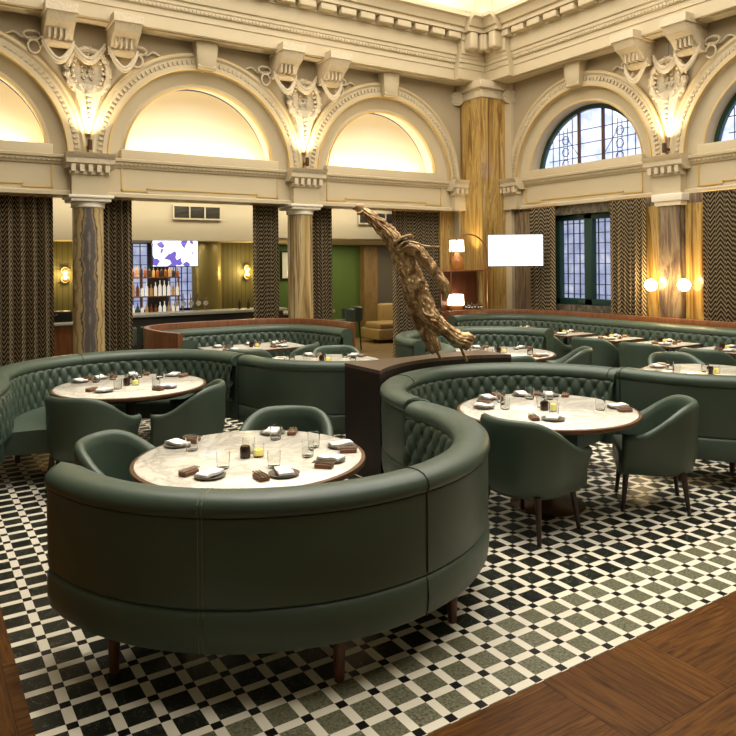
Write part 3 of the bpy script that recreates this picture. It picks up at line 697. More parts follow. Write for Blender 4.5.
    struct('trim_5', bm, 'plaster', ang=30)
    bm = new(); 
    q0, q1 = (7.95, 9.0) if side == 'back' else (8.75, 9.8)   # break over the pilaster
    hprof(bm, mp, q0, q1, [(d+.12 if d > 0 else 0, z-.003) for d, z in prof]); mbox(bm, mp, q0+.1, q1-.7, .44, .47, 5.10, 5.32)
    for k in range(2): mbox(bm, mp, q0+.06+.22*k, q0+.22+.22*k, .5, .72, 5.36, 5.64, .03)
    struct('trim_6', bm, 'plaster', ang=30)
    # gilded soffit lines
    bm = new(); mbox(bm, mp, B0, L_, .08, .27, 4.885, 4.90); struct('trim_7', bm, 'plaster')

# pier capitals, wreaths, brackets
def pier_block(mp, u, where):
    t = thing('bracket_capital', 'cream dentilled capital block on the ledge %s' % where, 'capital')
    bm = new(); mbox(bm, mp, u-.22, u+.22, 0, .13, 2.66, 3.0); link('neck_panel', bm, 'plaster', t)
    bm = new(); hp = [(0, 3.0), (.15, 3.0), (.17, 3.03), (.22, 3.06), (.22, 3.12), (.25, 3.15), (.27, ZS+.02), (0, ZS+.02)]
    hprof(bm, mp, u-.30, u+.30, hp)
    for k in range(5): mbox(bm, mp, u-.24+.105*k, u-.185+.105*k, .1, .215, 2.95, 3.04)
    mbox(bm, mp, u-.25, u+.25, .06, .15, 2.92, 2.96)
    link('dentil_block', bm, 'ornament', t, ang=30); return t
def wreath_group(mp, u, where):
    t = thing('wreath_ornament', 'carved wreath with swags and paired brackets %s' % where, 'plasterwork')
    for s_ in (-1, 1):
        bm = new(); c0 = u+.02+.40*s_
        hprof(bm, mp, c0-.17, c0+.17, [(0, 4.54), (.08, 4.525), (.17, 4.54), (.23, 4.60), (.32, 4.70), (.44, 4.76), (.50, 4.86), (.49, 4.90), (0, 4.90)])
        mbox(bm, mp, c0-.19, c0+.19, 0, .52, 4.86, 4.97)
        for k in range(4): mbox(bm, mp, c0-.13+.065*k, c0-.105+.065*k, .15, .33, 4.58, 4.70)
        link('bracket', bm, 'ornament', t, ang=30)
        for dz in (0, .05):
            bm = new(); pts = [mp(c0-.19+.38*i/12, (.20+.05*math.sin(PI*i/12)), 4.60-dz-(.27-dz*.3)*math.sin(PI*i/12)) for i in range(13)]
            tube(bm, pts, [.012+.016*math.sin(PI*i/12) for i in range(13)], 8); link('swag', bm, 'ornament', t)
    for dz in (0, .05):
        bm = new(); pts = [mp(u-.22+.44*i/12, .08+.05*math.sin(PI*i/12), 4.66-dz-.24*math.sin(PI*i/12)) for i in range(13)]
        tube(bm, pts, [.014+.018*math.sin(PI*i/12) for i in range(13)], 8); link('swag', bm, 'ornament', t)
    bm = new(); pts = [mp(u+.26*math.cos(2*PI*i/40), .06, 4.26+.29*math.sin(2*PI*i/40)) for i in range(41)]
    tube(bm, pts, [.045+.010*math.sin(i*1.9) for i in range(41)], 8)
    for i in range(60):
        a_ = 2*PI*i/60; rr = .24+.05*((i % 3)-1); sph(bm, mp(u+rr*math.cos(a_), .085, 4.26+(rr+.03)*math.sin(a_)), .020, (1, 1, 1), 6, 4)
    link('wreath', bm, 'ornament', t)
    bm = new()
    for i in range(16):
        a_ = 2*PI*i/16; sph(bm, mp(u+.07*math.cos(a_), .05, 4.27+.09*math.sin(a_*2)), .02, (1, 1, 1), 6, 4)
    box(bm, mp(u, .02, 4.26), (.40, .04, .42) if mp is BWm else (.04, .40, .42), bev=.01); link('monogram', bm, 'ornament', t)
    bm = new(); rows = []
    for z, hw, d in ((4.10, .24, .07), (3.95, .19, .09), (3.75, .11, .08), (3.6, .06, .06), (3.46, .03, .04)):
        rows.append([bm.verts.new(mp(u+s_*hw, dd, z)) for s_, dd in ((-1, 0), (-.8, d), (0, d+.03), (.8, d), (1, 0))])
    for a_, b_ in zip(rows, rows[1:]):
        for k in range(4): bm.faces.new((a_[k], a_[k+1], b_[k+1], b_[k]))
    for z, r in ((3.97, .05), (3.90, .04), (3.83, .035), (3.76, .03), (3.70, .025), (3.64, .02)):
        sph(bm, mp(u, .11, z), r, (1, 1, 1), 8, 6); sph(bm, mp(u-.05*(z-3.4), .10, z+.03), r*.6, (1, 1, 1), 6, 4); sph(bm, mp(u+.05*(z-3.4), .10, z+.03), r*.6, (1, 1, 1), 6, 4)
    link('pendant', bm, 'ornament', t)
    for s_ in (-1, 1):   # ribbon bows outside the brackets
        for k, (du, dz, w, h) in enumerate(((.66, 4.64, .10, .055), (.64, 4.50, .07, .085))):
            bm = new(); tube(bm, [mp(u+s_*(du+w*math.cos(2*PI*i/16)), .07, dz+h*math.sin(2*PI*i/16)) for i in range(17)], .014, 6); link('ribbon_bow', bm, 'ornament', t)
        bm = new(); tube(bm, spline([mp(u+s_*.60, .06, 4.62), mp(u+s_*.76, .05, 4.60), mp(u+s_*.86, .04, 4.66), mp(u+s_*.95, .03, 4.62)], 4), .012, 6); link('ribbon_tail', bm, 'ornament', t)
    return t
def uplight(mp, u, where):
    t = thing('wall_uplight', 'small dark uplight below the carved wreath %s' % where, 'lamp', mp(u, .16, 3.24))
    bm = new(); lathe(bm, [(0, 0), (.028, 0), (.03, .01), (.03, .13), (.024, .13), (.022, .03), (0, .03)], 16); link('housing', bm, 'brownslot', t)
    bm = new(); box(bm, (0, .07, .05) if mp is BWm else (.07, 0, .05), (.03, .14, .03) if mp is BWm else (.14, .03, .03)); link('wall_arm', bm, 'brownslot', t)
    l = bpy.data.lights.new('uplight_lamp', 'SPOT'); l.energy = 50; l.color = (1, .80, .52); l.spot_size = 1.75; l.spot_blend = .9; l.shadow_soft_size = .03
    o = bpy.data.objects.new('uplight_lamp', l); C.objects.link(o); o.location = mp(u, .27, 3.40); tgt = Vector(mp(u, 0, 3.95))-Vector(o.location)
    o.rotation_euler = tgt.to_track_quat('-Z', 'Y').to_euler()
for u, w in ((1.99, 'above the left column'), (5.16, 'above the middle column')):
    pier_block(BWm, u, w); wreath_group(BWm, u, w); uplight(BWm, u, w)
pier_block(BWm, 8.33, 'beside the tall corner pilaster')
for u, w in ((6.03, 'above the right wall pier'),): pier_block(RWm, u, w); wreath_group(RWm, u, w); uplight(RWm, u, w)
pier_block(RWm, 9.14, 'right of the tall corner pilaster')
# niche strip lamps behind the parapets
for cu in bcs[1:]:
    l = bpy.data.lights.new('niche_strip', 'AREA'); l.shape = 'RECTANGLE'; l.size = 1.9; l.size_y = .05; l.energy = 13; l.color = (1, .82, .52)
    o = bpy.data.objects.new('niche_strip', l); C.objects.link(o); o.location = (cu, 9.8+.28, ZS+.05); d_ = Vector((0, .10, 1)); o.rotation_euler = d_.to_track_quat('-Z', 'X').to_euler()
    o.rotation_euler = (PI-.12, 0, 0)

# columns
def column(x, y, mat, label, r=.20):
    t = thing('onyx_column', label, 'column', (x, y, 0))
    bm = new(); lathe(bm, [(0, .12), (r*1.0, .12), (r, .6), (r*.97, 2.535), (0, 2.535)], 40); link('shaft', bm, mat, t)
    bm = new(); lathe(bm, [(0, 0), (r*1.35, 0), (r*1.35, .06), (r*1.2, .08), (r*1.15, .11), (r*1.02, .13), (0, .13)], 40); link('base', bm, 'onyxdark', t)
    bm = new(); lathe(bm, [(0, 2.50), (r*1.02, 2.50), (r*1.06, 2.51), (r*1.05, 2.55), (r*1.12, 2.57), (0, 2.575)], 40); box(bm, (0, 0, 2.60), (.50, .46, .05), bev=.01); box(bm, (0, 0, 2.638), (.56, .5, .04), bev=.01); link('capital', bm, 'white', t, ang=35)
    return t
column(2.01, 9.9, 'heart', 'onyx column with a dark heart shaped figure, left of the bar')
column(5.16, 9.9, 'onyxpale', 'pale banded onyx column left of the statue')
# tall corner pilaster
t = thing('corner_pilaster', 'tall golden onyx pilaster in the corner, rising to the cornice', 'pilaster', (8.64, 9.52, 0))
bm = new(); box(bm, (0, 0, 2.31), (.56, .56, 4.62)); link('shaft', bm, 'onyx', t)
bm = new(); box(bm, (0, 0, 4.83), (.72, .72, .14), bev=.02); box(bm, (0, 0, 4.69), (.60, .60, .16), bev=.01)
cap_ = link('ionic_capital', bm, 'ornament', t, ang=30)
for sx, sy in ((-.34, .30), (.33, -.33)):
    bm = new()
    tube(bm, [(sx-FW.x*.08, sy-FW.y*.08, 4.66), (sx+FW.x*.08, sy+FW.y*.08, 4.66)], .125, 24)
    for r_ in (.112, .075, .038): tube(bm, [Vector((sx, sy, 4.66))-FW*.085+RT*(r_*math.cos(2*PI*i/20))+UP*(r_*math.sin(2*PI*i/20)) for i in range(21)], .012, 6)
    link('volute', bm, 'ornament', cap_)
bm = new(); bx(bm, 8.92, 9.06, 9.1, 9.9, 0, 4.9); struct('trim_8', bm, 'plaster')
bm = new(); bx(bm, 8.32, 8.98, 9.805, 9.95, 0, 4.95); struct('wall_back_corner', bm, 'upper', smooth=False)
# right wall lower part
bm = new(); wy0, wy1, wz0, wz1 = 6.86, 8.26, 1.04, 2.50
mbox(bm, RWm, wy1, 9.9, -.3, -.02, 0, 2.66); mbox(bm, RWm, 2.8, wy0, -.3, -.02, 0, 2.66); mbox(bm, RWm, wy0, wy1, -.3, -.02, 0, wz0); mbox(bm, RWm, wy0, wy1, -.3, -.02, wz1, 2.66)
struct('wall_right_lower', bm, 'stonewall', smooth=False)
bm = new(); mbox(bm, RWm, 8.45, 9.1, -.02, .01, 0, 2.6); struct('wall_right_panel', bm, 'onyxdark', smooth=False)
t = thing('window_1', 'tall leaded window with dark green frame on the right wall', 'window'); t['kind'] = 'structure'
bm = new(); mbox(bm, RWm, wy0, wy1, -.25, -.22, wz0, wz1); link('pane', bm, 'dayglasslow', t, smooth=False)
bm = new()
for a_, b_, z0, z1 in ((wy0, wy0+.10, wz0, wz1), (wy1-.10, wy1, wz0, wz1), (7.50, 7.66, wz0, wz1), (wy0, wy1, wz0, wz0+.10), (wy0, wy1, wz1-.09, wz1)): mbox(bm, RWm, a_, b_, -.21, -.10, z0, z1, .01)
link('frame', bm, 'greenpaint', t)
bm = new()
for k in range(1, 11):
    u = wy0+.1+k*.125
    if not 7.48 < u < 7.68: mbox(bm, RWm, u-.006, u+.006, -.22, -.20, wz0, wz1)
for k in range(1, 9): mbox(bm, RWm, wy0, wy1, -.22, -.20, wz0+k*.165-.006, wz0+k*.165+.006)
link('leading', bm, 'lead', t)
# lunette windows
for q, cu in enumerate(rcs):
    t = thing('window_%d' % (q+2), ['half round leaded window beside the corner', 'half round leaded window cut by the right edge'][q], 'window'); t['kind'] = 'structure'
    bm = new(); n = 40; c0 = bm.verts.new(RWm(cu, -.31, ZS)); vs = [bm.verts.new(RWm(cu+1.11*math.cos(PI*i/n), -.31, ZS+1.11*math.sin(PI*i/n))) for i in range(n+1)]
    for i in range(n): bm.faces.new((c0, vs[i], vs[i+1]))
    link('pane', bm, 'dayglass', t, smooth=False)
    bm = new(); arch(bm, RWm, cu, [(1.11, -.30), (1.11, -.24), (1.025, -.24), (1.025, -.30)], closed=True)
    link('frame', bm, 'greenpaint', t)
    bm = new()
    for s_ in (-.24, .24): mbox(bm, RWm, cu+s_-.02, cu+s_+.02, -.30, -.26, ZS, ZS+1.04)
    link('mullion', bm, 'brownslot', t)
    bm = new()
    for z in (.28, .50, .72): mbox(bm, RWm, cu-.9, cu+.9, -.305, -.295, ZS+z-.006, ZS+z+.006)
    for u in (-.82, -.68, -.4, .4, .68, .82): mbox(bm, RWm, cu+u-.005, cu+u+.005, -.305, -.295, ZS, ZS+math.sqrt(1.05-u*u))
    for s_ in (-1, 1):
        for z in (.2, .4, .6):
            for k in (-1, 1): tube(bm, [RWm(cu+s_*(.54+.07*k*math.cos(a_)), -.295, ZS+z+.07*math.sin(a_)) for a_ in [PI*i/6-PI/2 for i in range(7)]], .008, 5)
        tube(bm, [RWm(cu+s_*.5, -.295, ZS), RWm(cu+s_*.5, -.295, ZS+.8)], .006, 5); tube(bm, [RWm(cu+s_*.58, -.295, ZS), RWm(cu+s_*.58, -.295, ZS+.76)], .006, 5)
        tube(bm, [RWm(cu+s_*.26, -.295, ZS+.3), RWm(cu+s_*.5, -.295, ZS+.62), RWm(cu+s_*.72, -.295, ZS+.62)], .006, 5)
    link('leading', bm, 'lead', t)
# right pier: onyx panels and centre shaft
for (a_, b_), lab in ((((6.12), (6.40)), 'golden onyx wall panel left of the grey shaft'), ((5.50, 5.79), 'golden onyx wall panel right of the grey shaft')):
    bm = new(); mbox(bm, RWm, a_, b_, -.02, .06, 0, 2.52, .005); o = link('onyx_panel', bm, 'onyx'); tag(o, lab, 'panel', 'onyx panels on the right pier')
bm = new(); mbox(bm, RWm, 5.44, 6.46, -.02, .05, 2.50, 2.66, .01); struct('trim_9', bm, 'onyxdark')
t = thing('pier_shaft', 'grey veined marble shaft between the two golden panels', 'column')
bm = new(); mbox(bm, RWm, 5.80, 6.13, .0, .17, 0, 2.50, .01); link('shaft', bm, 'onyxdark', t)
bm = new(); mbox(bm, RWm, 5.76, 6.17, 0, .20, 2.50, 2.56, .01); mbox(bm, RWm, 5.73, 6.20, 0, .23, 2.56, 2.66, .015); link('capital', bm, 'white', t)
# globe sconces
for (x, y), lab in (((651, 285), 'left of the two lit globe lamps on the right pier'), ((684, 285), 'right of the two lit globe lamps on the right pier')):
    p = at(x, y, (8.78)/((FW+RT*((x-368)/F_PX)).x)); t = thing('globe_sconce', lab, 'lamp', tuple(p), 0, 'globe lamps on the right pier')
    bm = new(); sph(bm, (0, 0, 0), .085, (.75, 1.1, 1), 24, 14); link('globe', bm, 'globe', t)
    bm = new(); tube(bm, [(.05, 0, 0), (.19, 0, -.01)], .014, 10); link('brass_arm', bm, 'brass', t)
    l = bpy.data.lights.new('globe_light', 'POINT'); l.energy = 15; l.color = (1, .70, .32); l.shadow_soft_size = .07; o = bpy.data.objects.new('globe_light', l); C.objects.link(o); o.location = (p.x-.10, p.y, p.z+.04)

# curtains
def curtain(mp, u0, u1, d, label, folds, amp=.07, z1=2.64, z0=.02):
    t = thing('curtain', label, 'curtain', (0, 0, 0), 0, 'chevron curtains'); bm = new(); uvl = bm.loops.layers.uv.new('UVMap'); n = folds*14; g = []; s_ = 0; prev = None
    for i in range(n+1):
        f = i/n; u = u0+(u1-u0)*f+.25*amp*math.sin(f*folds*4*PI); dd = d+amp*math.sin(f*folds*2*PI)*(1+.25*math.sin(f*9+u0))
        if prev: s_ += math.hypot(u-prev[0], dd-prev[1])
        prev = (u, dd); col = []
        for z, k in ((z0, 1.15), (z0+(z1-z0)*.5, 1.), (z1, .8)): col.append((bm.verts.new(mp(u, d+(dd-d)*k, z)), s_, z))
        g.append(col)
    for a_, b_ in zip(g, g[1:]):
        for k in range(2):
            q = (a_[k], b_[k], b_[k+1], a_[k+1]); f_ = bm.faces.new([w[0] for w in q])
            for lp, w in zip(f_.loops, q): lp[uvl].uv = (w[1], w[2])
    link('cloth', bm, 'curtain', t, rec=False, ang=180)
    bm = new(); tube(bm, [mp(u0-.04, d, z1+.01), mp(u1+.04, d, z1+.01)], .011, 8); link('rod', bm, 'brass', t)
for a_ in ((-0.1, 1.60, -.22, 'wide chevron curtain at the left edge', 12), (2.18, 2.62, -.26, 'chevron curtain right of the left column', 5), (4.43, 4.86, -.25, 'chevron curtain left of the pale column', 5), (5.44, 5.84, -.28, 'chevron curtain right of the pale column', 5), (7.02, 8.04, -.25, 'wide chevron curtain behind the statue', 10)):
    curtain(BWm, *a_)
for a_ in ((8.06, 8.62, .12, 'chevron curtain between corner screen and green window', 5), (6.36, 6.98, .12, 'chevron curtain right of the green window', 6), (4.3, 5.49, .12, 'chevron curtain at the right edge', 10)):
    curtain(RWm, *a_)

# ------------------------------------------------------------------ ceiling, unseen walls
bm = new(); bx(bm, X0-1, 12.5, Y0-1, 16.2, 6.9, 7.0); struct('ceiling', bm, 'white', smooth=False)
bm = new(); bx(bm, X0-1, .0, Y0, 9.8, 6.3, 6.34); bx(bm, 0., 8.0, Y0, -.5, 6.3, 6.34)
struct('ceiling', bm, 'white', smooth=False)
bm = new(); bx(bm, 0.5, 8.95, -.5, 9.75, 6.86, 6.885); struct('ceiling_laylight', bm, 'laylight', smooth=False)
bm = new(); bx(bm, X0-.2, X0, Y0, 16.2, 0, 6.9); struct('wall_left', bm, 'wallfar', smooth=False)
bm = new(); bx(bm, X0, 12.5, Y0-.2, Y0, 0, 6.9); struct('wall_front', bm, 'wallfar', smooth=False)
bm = new(); bx(bm, X0, 9.3, 9.84, 10.2, 6.2, 6.9); bx(bm, 9.04, 9.3, Y0, 10.2, 6.2, 6.9); struct('wall_attic', bm, 'white', smooth=False)
# plaster candelabrum ornament rising above the corner cornice
p = (8.25, 9.05)
t = thing('corner_ornament', 'fluted plaster ornament standing above the corner cornice at the top', 'plasterwork', (8.55, 9.35, 5.92))
bm = new(); n = 60; prof = [(.30, 0), (.27, .10), (.20, .18), (.17, .3), (.16, .8)]; rows = []
for r, z in prof: rows.append([bm.verts.new((r*(1+.06*math.cos(i*PI/2.5*1.))*math.cos(2*PI*i/n), r*(1+.06*math.cos(i*PI/2.5))*math.sin(2*PI*i/n), z)) for i in range(n)])
for a_, b_ in zip(rows, rows[1:]):
    for i in range(n): bm.faces.new((a_[i], a_[(i+1) % n], b_[(i+1) % n], b_[i]))
link('fluted_stem', bm, 'plaster', t)
for s_ in (-1, 1):
    e = Vector((cs, -sn))*s_*.32; bm = new(); tube(bm, [(e.x*.4, e.y*.4, .10), (e.x, e.y, .14)], .022, 8); link('branch', bm, 'gold', t)
    bm = new(); lathe(bm, [(0, 0), (.03, 0), (.03, .13), (0, .13)], 10, (e.x*1.03, e.y*1.03, .09)); link('socket', bm, 'brownslot', t)

# ------------------------------------------------------------------ corner screen
pc = at(515.5, 250.5, 11.5)
t = thing('wall_screen', 'bright white television screen on the corner pilaster', 'television', tuple(pc), -YAW)
bm = new(); box(bm, (0, .02, 0), (.905, .035, .52), bev=.005); link('casing', bm, 'dark', t)
bm = new(); box(bm, (0, -.002, .002), (.885, .006, .50)); link('screen', bm, 'palescreen', t, smooth=False)
bm = new(); box(bm, (.10, .35, 0), (.08, .66, .08)); link('bracket', bm, 'dark', t)
for dx, dz, w, h, m_ in ((-.36, -.21, .07, .012, 'dark'), (-.26, -.20, .05, .01, 'dark')):
    bm = new(); box(bm, (dx, -.0065, dz), (w, .002, h)); link('picture_detail', bm, m_, t)

# ------------------------------------------------------------------ lounge and bar beyond the arcade
bm = new(); bx(bm, -1, 4.80, 10.85, 11.0, 2.12, 2.9); bx(bm, 4.80, 12.5, 10.85, 11.0, 2.18, 2.9); struct('wall_bulkhead', bm, 'beigewall', smooth=False)
bm = new(); bx(bm, -1, 12.5, 11.0, 16, 2.16, 2.2); struct('ceiling', bm, 'beigewall', smooth=False)
bm = new(); bx(bm, -1, 12.5, 9.81, 10.85, 2.86, 2.9); struct('ceiling', bm, 'beigewall', smooth=False)
def vent(x0, x1, z0, z1, lab):
    t = thing('air_vent', lab, 'vent'); bm = new(); bx(bm, x0, x1, 10.83, 10.85, z0, z1); link('grille', bm, 'vent', t, smooth=False)
    bm = new()
    for a_, b_, c_, d_ in ((x0-.025, x1+.025, z1, z1+.025), (x0-.025, x1+.025, z0-.025, z0), (x0-.025, x0, z0, z1), (x1, x1+.025, z0, z1), (x0+(x1-x0)/3-.01, x0+(x1-x0)/3+.01, z0, z1), (x0+(x1-x0)*2/3-.01, x0+(x1-x0)*2/3+.01, z0, z1)): bx(bm, a_, b_, 10.81, 10.84, c_, d_)
    link('frame', bm, 'beigewall', t)
    bm = new()
    for k in range(9): bx(bm, x0, x1, 10.822, 10.832, z0+(z1-z0)*(k+.5)/9-.004, z0+(z1-z0)*(k+.5)/9+.004)
    link('slats', bm, 'dark', t)
vent(3.46, 4.20, 2.47, 2.65, 'grey air vent above the bar'); vent(6.85, 7.7, 2.47, 2.65, 'grey air vent partly hidden by the raised bronze hand')
# back walls
bm = new(); bx(bm, -1, 3.2, 13.0, 13.15, 0, 2.16); struct('wall_olive', bm, 'olive', smooth=False)
bm = new(); bx(bm, 4.95, 5.75, 12.8, 12.95, 0, 2.18); struct('wall_olive', bm, 'olive', smooth=False)
bm = new(); bx(bm, 5.75, 8.85, 14.0, 14.1, 0, 2.18); struct('wall_green', bm, 'greenwall', smooth=False)
bm = new(); bx(bm, 5.72, 5.76, 12.95, 14.0, 0, 2.18); struct('wall_green', bm, 'greenwall', smooth=False)
bm = new(); bx(bm, 8.85, 9.22, 13.8, 14.1, 0, 2.18); struct('wall_veneer', bm, 'tanwood', smooth=False)
bm = new(); bx(bm, 9.22, 12.5, 13.9, 14.1, 0, 2.18); struct('wall_dark', bm, 'vent', smooth=False)  # dark sheet standing for the shade in the opening past the veneer
bm = new(); bx(bm, 12.3, 12.5, 9.8, 16, 0, 2.9); bx(bm, -1.1, -1, 9.8, 16, 0, 2.9); struct('wall_end', bm, 'beigewall', smooth=False)
bm = new(); bx(bm, 3.1, 5., 13.6, 13.7, 0, 2.16); struct('wall_bar', bm, 'barfront', smooth=False)
t = thing('bar_pillar', 'olive gold rounded pillar at the end of the bar', 'pillar', (4.68, 12.75, 0)); bm = new(); lathe(bm, [(0, 0), (.27, 0), (.27, 2.16), (0, 2.16)], 40); link('shaft', bm, flat('olive gold metal', (.24, .20, .07), .35, .35), t)
# bar counter
t = thing('bar_counter', 'long bar counter with pale stone top beyond the arcade', 'bar')
bm = new(); bx(bm, 2.2, 5.75, 11.55, 12.05, .90, .95, .01); link('stone_top', bm, 'bartop', t)
bm = new(); bx(bm, 2.3, 5.7, 11.62, 12.0, 0, .90); link('front_panel', bm, 'barfront', t)
t = thing('side_counter', 'dark side counter with pale top seen left of the left column', 'counter')
bm = new(); bx(bm, 1.2, 2.1, 11.2, 11.8, .86, .90, .01); link('stone_top', bm, 'bartop', t)
bm = new(); bx(bm, 1.25, 2.05, 11.25, 11.75, 0, .86); link('body', bm, 'walnut', t)
t = thing('coffee_machine', 'small black machine on the side counter behind the left column', 'machine', (1.95, 11.5, .90))
bm = new(); box(bm, (0, 0, .08), (.26, .22, .16), bev=.02); link('body', bm, 'dark', t); bm = new(); tube(bm, [(-.08, -.12, .12), (-.2, -.2, .06)], .012, 8); link('handle', bm, 'dark', t)
# back bar shelving
t = thing('back_bar_shelf', 'lit glass back bar shelving full of bottles', 'shelf')
for z in (.86, 1.20, 1.53):
    bm = new(); bx(bm, 3.0, 4.08, 12.42, 12.68, z-.02, z); link('shelf', bm, 'panelwood', t)
bm = new(); bx(bm, 3.0, 4.08, 12.40, 12.70, .0, .84); link('base_cabinet', bm, 'barfront', t)
for x in (3.42, 4.07):
    bm = new(); bx(bm, x-.012, x+.012, 12.5, 12.55, .86, 1.53); link('post', bm, 'copper', t)
bt = [flat('bottle glass %d' % i, c_, .12, em=c_, es=e_) for i, (c_, e_) in enumerate((((.30, .10, .03), .12), ((.75, .70, .60), .55), ((.05, .04, .03), .02), ((.55, .30, .10), .3), ((.10, .16, .08), .05)))]
bn_ = ['amber', 'clear', 'dark', 'golden', 'green']
def bottle(x, y, z, k, h, r, label, g):
    bm = new(); lathe(bm, [(0, 0), (r, 0), (r, h*.58), (r*.75, h*.68), (r*.3, h*.76), (r*.3, h*.96), (r*.36, h), (0, h)], 12); o = link('bottle', bm, bt[k], loc=(x, y, z)); tag(o, label, 'bottle', g); return o
ordw = ['first', 'second', 'third', 'fourth', 'fifth', 'sixth', 'seventh', 'eighth', 'ninth', 'tenth', 'eleventh', 'twelfth', 'thirteenth']
for z, nm, ks, hh in ((1.53, 'top', (0, 3, 2, 0, 2, 3, 0, 2, 0, 3, 2, 0), .20), (1.20, 'middle', (3, 0, 1, 1, 3, 1, 1, 1, 1, 3, 1), .25), (.86, 'bottom', (1, 4, 1, 3, 0, 0, 1, 1, 3, 1, 1), .22)):
    n = len(ks)
    for i, k in enumerate(ks):
        x = 3.27+.78*i/(n-1)
        bottle(x, 12.52, z, k, hh*random.uniform(.8, 1.1), .028, '%s glass bottle, %s from left on the %s back bar shelf' % (bn_[k], ordw[i], nm), 'bottles on the back bar')
for i, x in enumerate((4.93, 5.1)): bottle(x, 11.8, .95, 2, .17, .024, 'small dark bottle standing on the bar top, %s of two' % ('left', 'right')[i], 'bottles on the bar top')
for i in range(5):
    t = thing('beer_tap', 'chrome beer tap with round badge, %s from left on the bar' % ordw[i], 'tap', (3.80+.13*i, 11.85, .95), 0, 'beer taps on the bar')
    bm = new(); tube(bm, [(0, 0, 0), (0, 0, .2), (0, -.06, .22)], .010, 8); sp_ = link('spout', bm, 'steel', t)
    bm = new(); tube(bm, [(0, -.02, .13), (0, -.035, .13)], .045, 16); link('badge', bm, 'mount', sp_)
    bm = new(); tube(bm, [(0, 0, .2), (0, .0, .30)], .008, 8); link('lever', bm, 'steel', t)
# windows behind the bar
for q, (x0, x1) in enumerate(((3.25, 3.80), (4.22, 4.68))):
    t = thing('window_%d' % (q+4), ['blue leaded window behind the left of the back bar', 'blue leaded window right of the back bar shelves'][q], 'window'); t['kind'] = 'structure'
    bm = new(); bx(bm, x0, x1, 13.52, 13.55, .9, 2.14); link('pane', bm, 'dayglasslow', t, smooth=False)
    bm = new()
    for k in range(5): bx(bm, x0+(x1-x0)*k/4-.008, x0+(x1-x0)*k/4+.008, 13.49, 13.51, .9, 2.14)
    for k in range(8): bx(bm, x0, x1, 13.49, 13.51, .9+k*.17-.006, .9+k*.17+.006)
    link('leading', bm, 'lead', t)
# bar television
p = at(175.5, 253.5, 12.2/((FW+RT*((175.5-368)/F_PX)).y))
t = thing('bar_television', 'television over the bar showing a blue and white picture', 'television', tuple(p), -.10)
bm = new(); box(bm, (0, .03, 0), (.80, .05, .47), bev=.008); link('casing', bm, 'dark', t)
bm = new(); box(bm, (0, .0, 0), (.77, .01, .44)); link('screen', bm, 'barscreen', t, smooth=False)
bm = new(); tube(bm, [(0, .03, .2), (0, .03, .40)], .02, 8); link('ceiling_mount', bm, 'dark', t)
# double disc sconces
def disc_sconce(x, y, Y, lab):
    r_ = FW+RT*((x-368)/F_PX)+UP*((SY-y)/F_PX); p = Vector((0, 0, H))+r_*(Y/r_.y)
    t = thing('disc_sconce', lab, 'lamp', tuple(p), 0, 'double disc wall lamps')
    bm = new(); box(bm, (0, .06, 0), (.05, .03, .30)); link('back_plate', bm, 'brass', t)
    for dz in (-.075, .075):
        bm = new(); sph(bm, (0, 0, dz), .058, (1, .5, .8)); link('disc', bm, 'brass', t)
        bm = new(); sph(bm, (0, .035, dz), .066, (1, .25, .85)); link('glow_ring', bm, 'bulb', t)
    l = bpy.data.lights.new('sconce_light', 'POINT'); l.energy = 15; l.color = (1, .70, .25); l.shadow_soft_size = .08; o = bpy.data.objects.new('sconce_light', l); C.objects.link(o); o.location = (p.x, p.y-.10, p.z)
disc_sconce(65.5, 275, 12.9, 'double disc brass sconce left of the left column'); disc_sconce(248, 272, 12.7, 'double disc brass sconce right of the bar')
# framed picture
t = thing('framed_picture', 'white mounted framed picture on the green wall left of pale column', 'picture'); q = 14.0
bm = new(); bx(bm, 6.80, 7.35, 13.95, 13.99, 1.40, 2.02); link('frame', bm, 'dark', t); bm = new(); bx(bm, 6.83, 7.32, 13.94, 13.95, 1.43, 1.99); link('mount', bm, 'mount', t); bm = new(); bx(bm, 6.98, 7.2, 13.93, 13.94, 1.55, 1.85); link('print', bm, 'art', t)
# lounge counter and bar stools
t = thing('lounge_counter', 'pale topped counter on the green wall between the curtains', 'counter')
bm = new(); bx(bm, 5.9, 7.6, 13.0, 13.5, .70, .76, .01); link('top', bm, 'bartop', t); bm = new(); bx(bm, 6.0, 7.5, 13.05, 13.45, 0, .70); link('body', bm, 'barfront', t)
def stool(x, y, rz, lab, g=None, h=.58):
    t = thing('bar_stool', lab, 'stool', (x, y, 0), rz, g)
    bm = new(); lathe(bm, [(0, h), (.19, h), (.21, h+.03), (.20, h+.08), (0, h+.09)], 24); link('seat', bm, 'leather', t)
    bm = new(); pts = [(.2*math.cos(a_), .2*math.sin(a_)) for a_ in [PI+PI*i/12 for i in range(13)]]; P_, st = resample(pts, .03); N = frames(P_, 1)
    sweep(bm, P_, N, [(-.02, h+.02), (.02, h+.02), (.022, h+.27), (0, h+.29), (-.022, h+.27)]); link('backrest', bm, 'leather', t)
    for sx in (-1, 1):
        for sy in (-1, 1): bm = new(); leg(bm, 0, 0, h, .014, .011, sx*.04, sy*.04); link('leg', bm, 'darkleg', t, loc=(sx*.14, sy*.14, 0))
    return t
stool(7.05, 11.75, 1.2, 'green bar stool right of the pale column, nearer one'); stool(7.52, 12.2, 1.0, 'green bar stool beside the tan sofa, farther one')
for i, x in enumerate((2.75, 3.25, 3.75, 4.25, 4.75)): stool(x, 11.2, 0, 'dark green low backed stool at the bar, %s from left' % ordw[i], 'stools along the bar', .50)
